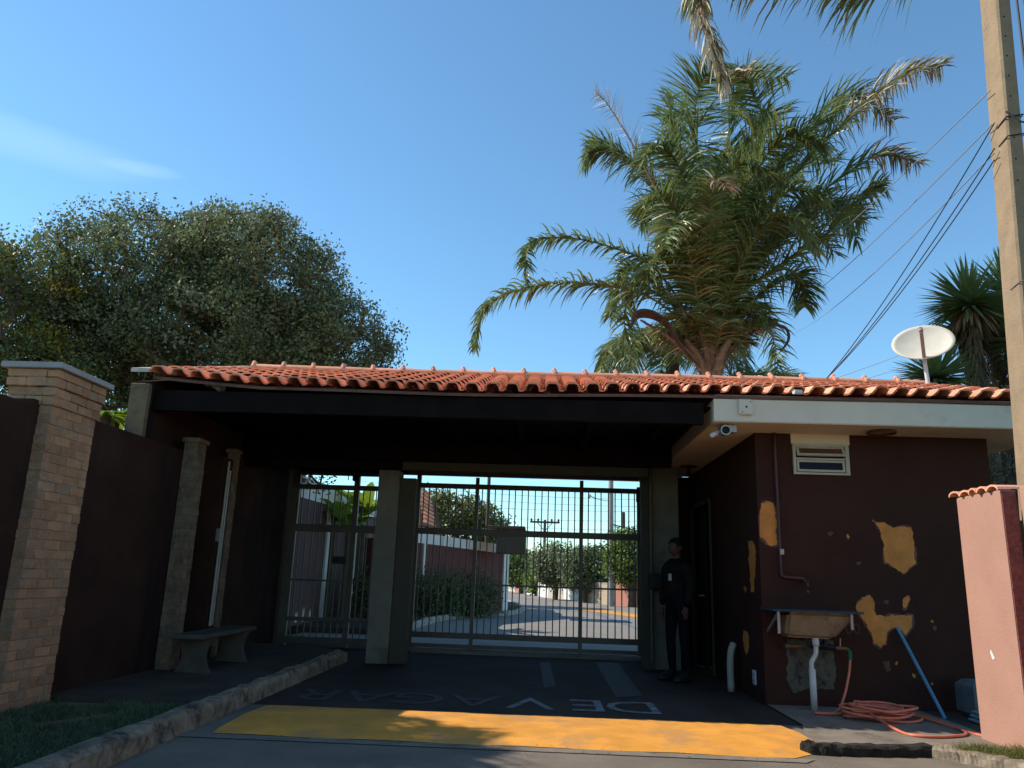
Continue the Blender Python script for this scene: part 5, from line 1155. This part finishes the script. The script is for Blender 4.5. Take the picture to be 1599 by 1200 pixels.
# ================================================================== PERSON
t = thing('person', 'person in dark jacket with chest badge standing in shade by the right gate column', 'person', (1.75, 10.3, 0))
def skinbody(name, verts, edges, rad, m, parent, sub=2):
    me = bpy.data.meshes.new(name); o0 = org(parent); me.from_pydata([Vector(v)-o0 for v in verts], edges, []); me.materials.append(m)
    o = bpy.data.objects.new(name, me); C.objects.link(o); o.parent = parent
    me.skin_vertices or None
    bm = bmesh.new(); bm.from_mesh(me); ly = bm.verts.layers.skin.verify()
    bm.verts.ensure_lookup_table()
    for i, v in enumerate(bm.verts):
        r_ = rad[i]; v[ly].radius = r_ if hasattr(r_, '__len__') else (r_, r_); v[ly].use_root = (i == 0)
    bm.to_mesh(me); bm.free()
    o.modifiers.new('skin', 'SKIN').use_smooth_shade = True; s_ = o.modifiers.new('sub', 'SUBSURF'); s_.levels = sub; s_.render_levels = sub; return o
# person faces -X (towards the drive) turned a little to the camera
px, py = 1.75, 10.3; fdir = Vector((-.85, -.5, 0)).normalized(); sd = Vector((fdir.y, -fdir.x, 0))  # sd: to the person's left/right
def B_(f_, s_, z): return Vector((px, py, 0))+fdir*f_+sd*s_+Vector((0, 0, z))
ver = [B_(0, 0, .95), B_(0, 0, 1.12), B_(.01, 0, 1.30), B_(0, 0, 1.43), B_(.01, 0, 1.50),
       B_(.0, .11, .90), B_(.03, .11, .50), B_(-.01, .12, .10), B_(.10, .13, .04),
       B_(.0, -.11, .90), B_(-.01, -.11, .50), B_(-.05, -.12, .10), B_(.06, -.13, .04),
       B_(0, .19, 1.40), B_(-.02, .25, 1.14), B_(.04, .25, .90),
       B_(0, -.19, 1.40), B_(-.02, -.25, 1.14), B_(.06, -.24, .92)]
edg = [(0, 1), (1, 2), (2, 3), (3, 4), (0, 5), (5, 6), (6, 7), (7, 8), (0, 9), (9, 10), (10, 11), (11, 12), (3, 13), (13, 14), (14, 15), (3, 16), (16, 17), (17, 18)]
rad = [(.15, .12), (.145, .115), (.17, .125), (.12, .09), (.055, .055), (.095, .095), (.065, .065), (.05, .05), (.04, .035), (.095, .095), (.065, .065), (.05, .05), (.04, .035), (.065, .065), (.05, .05), (.036, .036), (.065, .065), (.05, .05), (.036, .036)]
body = skinbody('body', ver, edg, rad, M['trouser'], t)
jk = [0, 1, 2, 3, 13, 14, 15, 16, 17, 18]
jm = {v: i for i, v in enumerate(jk)}
je = [(jm[a], jm[c]) for a, c in edg if a in jm and c in jm]
skinbody('jacket', [ver[i] for i in jk], je, [tuple(x+.022 for x in rad[i]) for i in jk], M['jacket'], t)
# head with face
head = MB(); hc = B_(.02, 0, 1.635)
V = []; fs = []; nu, nv_ = 20, 14
for i in range(nv_+1):
    ph = math.pi*i/nv_
    for k_ in range(nu):
        a = 2*math.pi*k_/nu; x_, y_, z_ = math.sin(ph)*math.cos(a), math.sin(ph)*math.sin(a), math.cos(ph)
        f_ = x_*.098; s_ = y_*.075*(1-.15*max(0, -z_)); zz = z_*.118
        if z_ < -.2 and x_ > 0: f_ *= 1.0
        if x_ > .85 and -.35 < z_ < .1: f_ += .018*(1-abs(z_+.15)*3)   # nose
        if x_ > .7 and .0 < z_ < .25 and .15 < abs(y_) < .5: f_ -= .010     # eye sockets
        if x_ < -.3 and z_ < -.3: f_ *= .8
        V.append(hc+fdir*f_+sd*s_+Vector((0, 0, zz)))
for i in range(nv_):
    for k_ in range(nu): fs.append((i*nu+k_, i*nu+(k_+1) % nu, (i+1)*nu+(k_+1) % nu, (i+1)*nu+k_))
head.add(V, fs); head.tube([B_(-.005, 0, 1.44), B_(.0, 0, 1.56)], [.058, .052], 12)
hd = head.build('head', M['skin'], t, smooth=True)
for sg in (-1, 1):
    b = MB(); b.lathe(B_(.0, sg*.074, 1.63), [(.012, -.004), (.03, 0), (.022, .014)], 10, tuple(sd*sg)); b.build('ear', M['skin'], hd, smooth=True)
    b = MB(); b.lathe(B_(.092, sg*.03, 1.648), [(.013, -.008), (.010, .004), (.004, .008)], 8, tuple(fdir)); b.build('eye', M['badge'], hd)
b = MB(); b.obox(B_(.104, 0, 1.585), sd*.024, fdir*.006, (0, 0, .005)); b.build('mouth', mat('lip', (.16, .06, .045), .6), hd)
b = MB(); V = []; fs = []
for i in range(8):
    ph = math.pi*.56*i/7
    for k_ in range(nu):
        a = 2*math.pi*k_/nu; x_, y_, z_ = math.sin(ph)*math.cos(a), math.sin(ph)*math.sin(a), math.cos(ph)
        if x_ > .5: z_ = max(z_, .42)
        V.append(hc+Vector((0, 0, .008))+fdir*(x_*.106-.006)+sd*y_*.083+Vector((0, 0, z_*.122)))
for i in range(7):
    for k_ in range(nu): fs.append((i*nu+k_, i*nu+(k_+1) % nu, (i+1)*nu+(k_+1) % nu, (i+1)*nu+k_))
b.add(V, fs); b.build('hair', M['hair'], hd, smooth=True)
# hands with five fingers
def hand(w_, sg):
    w_ = Vector(w_); dn = Vector((0, 0, -1)); vs_ = [w_+Vector((0, 0, .02)), w_+dn*.05, w_+dn*.085]; ed = [(0, 1), (1, 2)]; rd = [(.026, .02), (.038, .018), (.036, .015)]
    for j, (o_, l) in enumerate(((-.03, .062), (-.010, .075), (.010, .07), (.03, .055))):
        i0 = len(vs_); r0 = w_+dn*.088+fdir*o_; vs_ += [r0, r0+dn*l*.5-sd*sg*.004, r0+dn*l*.9-sd*sg*.018]; ed += [(2, i0), (i0, i0+1), (i0+1, i0+2)]; rd += [(.010, .010), (.009, .009), (.007, .007)]
    i0 = len(vs_); vs_ += [w_+dn*.03+fdir*.035, w_+dn*.06+fdir*.055, w_+dn*.085+fdir*.058]; ed += [(0, i0), (i0, i0+1), (i0+1, i0+2)]; rd += [(.013, .013), (.011, .011), (.008, .008)]
    return skinbody('hand', vs_, ed, rd, M['skin'], t, 1)
hand(B_(.05, .25, .88), 1); hand(B_(.07, -.24, .90), -1)
for sg, o_ in ((1, (.03, .125)), (-1, (-.01, -.125))):
    b = MB(); c = B_(o_[0]+.04, o_[1], .0)
    V = []; 
    for (z, l0, l1, w_) in ((0.012, -.13, .16, .05), (.035, -.135, .165, .054), (.07, -.12, .13, .046), (.10, -.10, .03, .04), (.13, -.09, .0, .038)):
        for k_ in range(12): a = 2*math.pi*k_/12; V.append(c+fdir*((l0+l1)/2+(l1-l0)/2*math.cos(a))+sd*w_*math.sin(a)+Vector((0, 0, z)))
    b.add(V, [(i*12+k_, i*12+(k_+1) % 12, (i+1)*12+(k_+1) % 12, (i+1)*12+k_) for i in range(4) for k_ in range(12)]+[tuple(reversed(range(12))), tuple(range(48, 60))]); b.build('shoe', M['black'], t, smooth=True)
b = MB(); b.obox(B_(.165, -.06, 1.26), sd*.028, fdir*.003, (0, 0, .042)); b.build('badge', M['badge'], t)

bpy.context.view_layer.update()
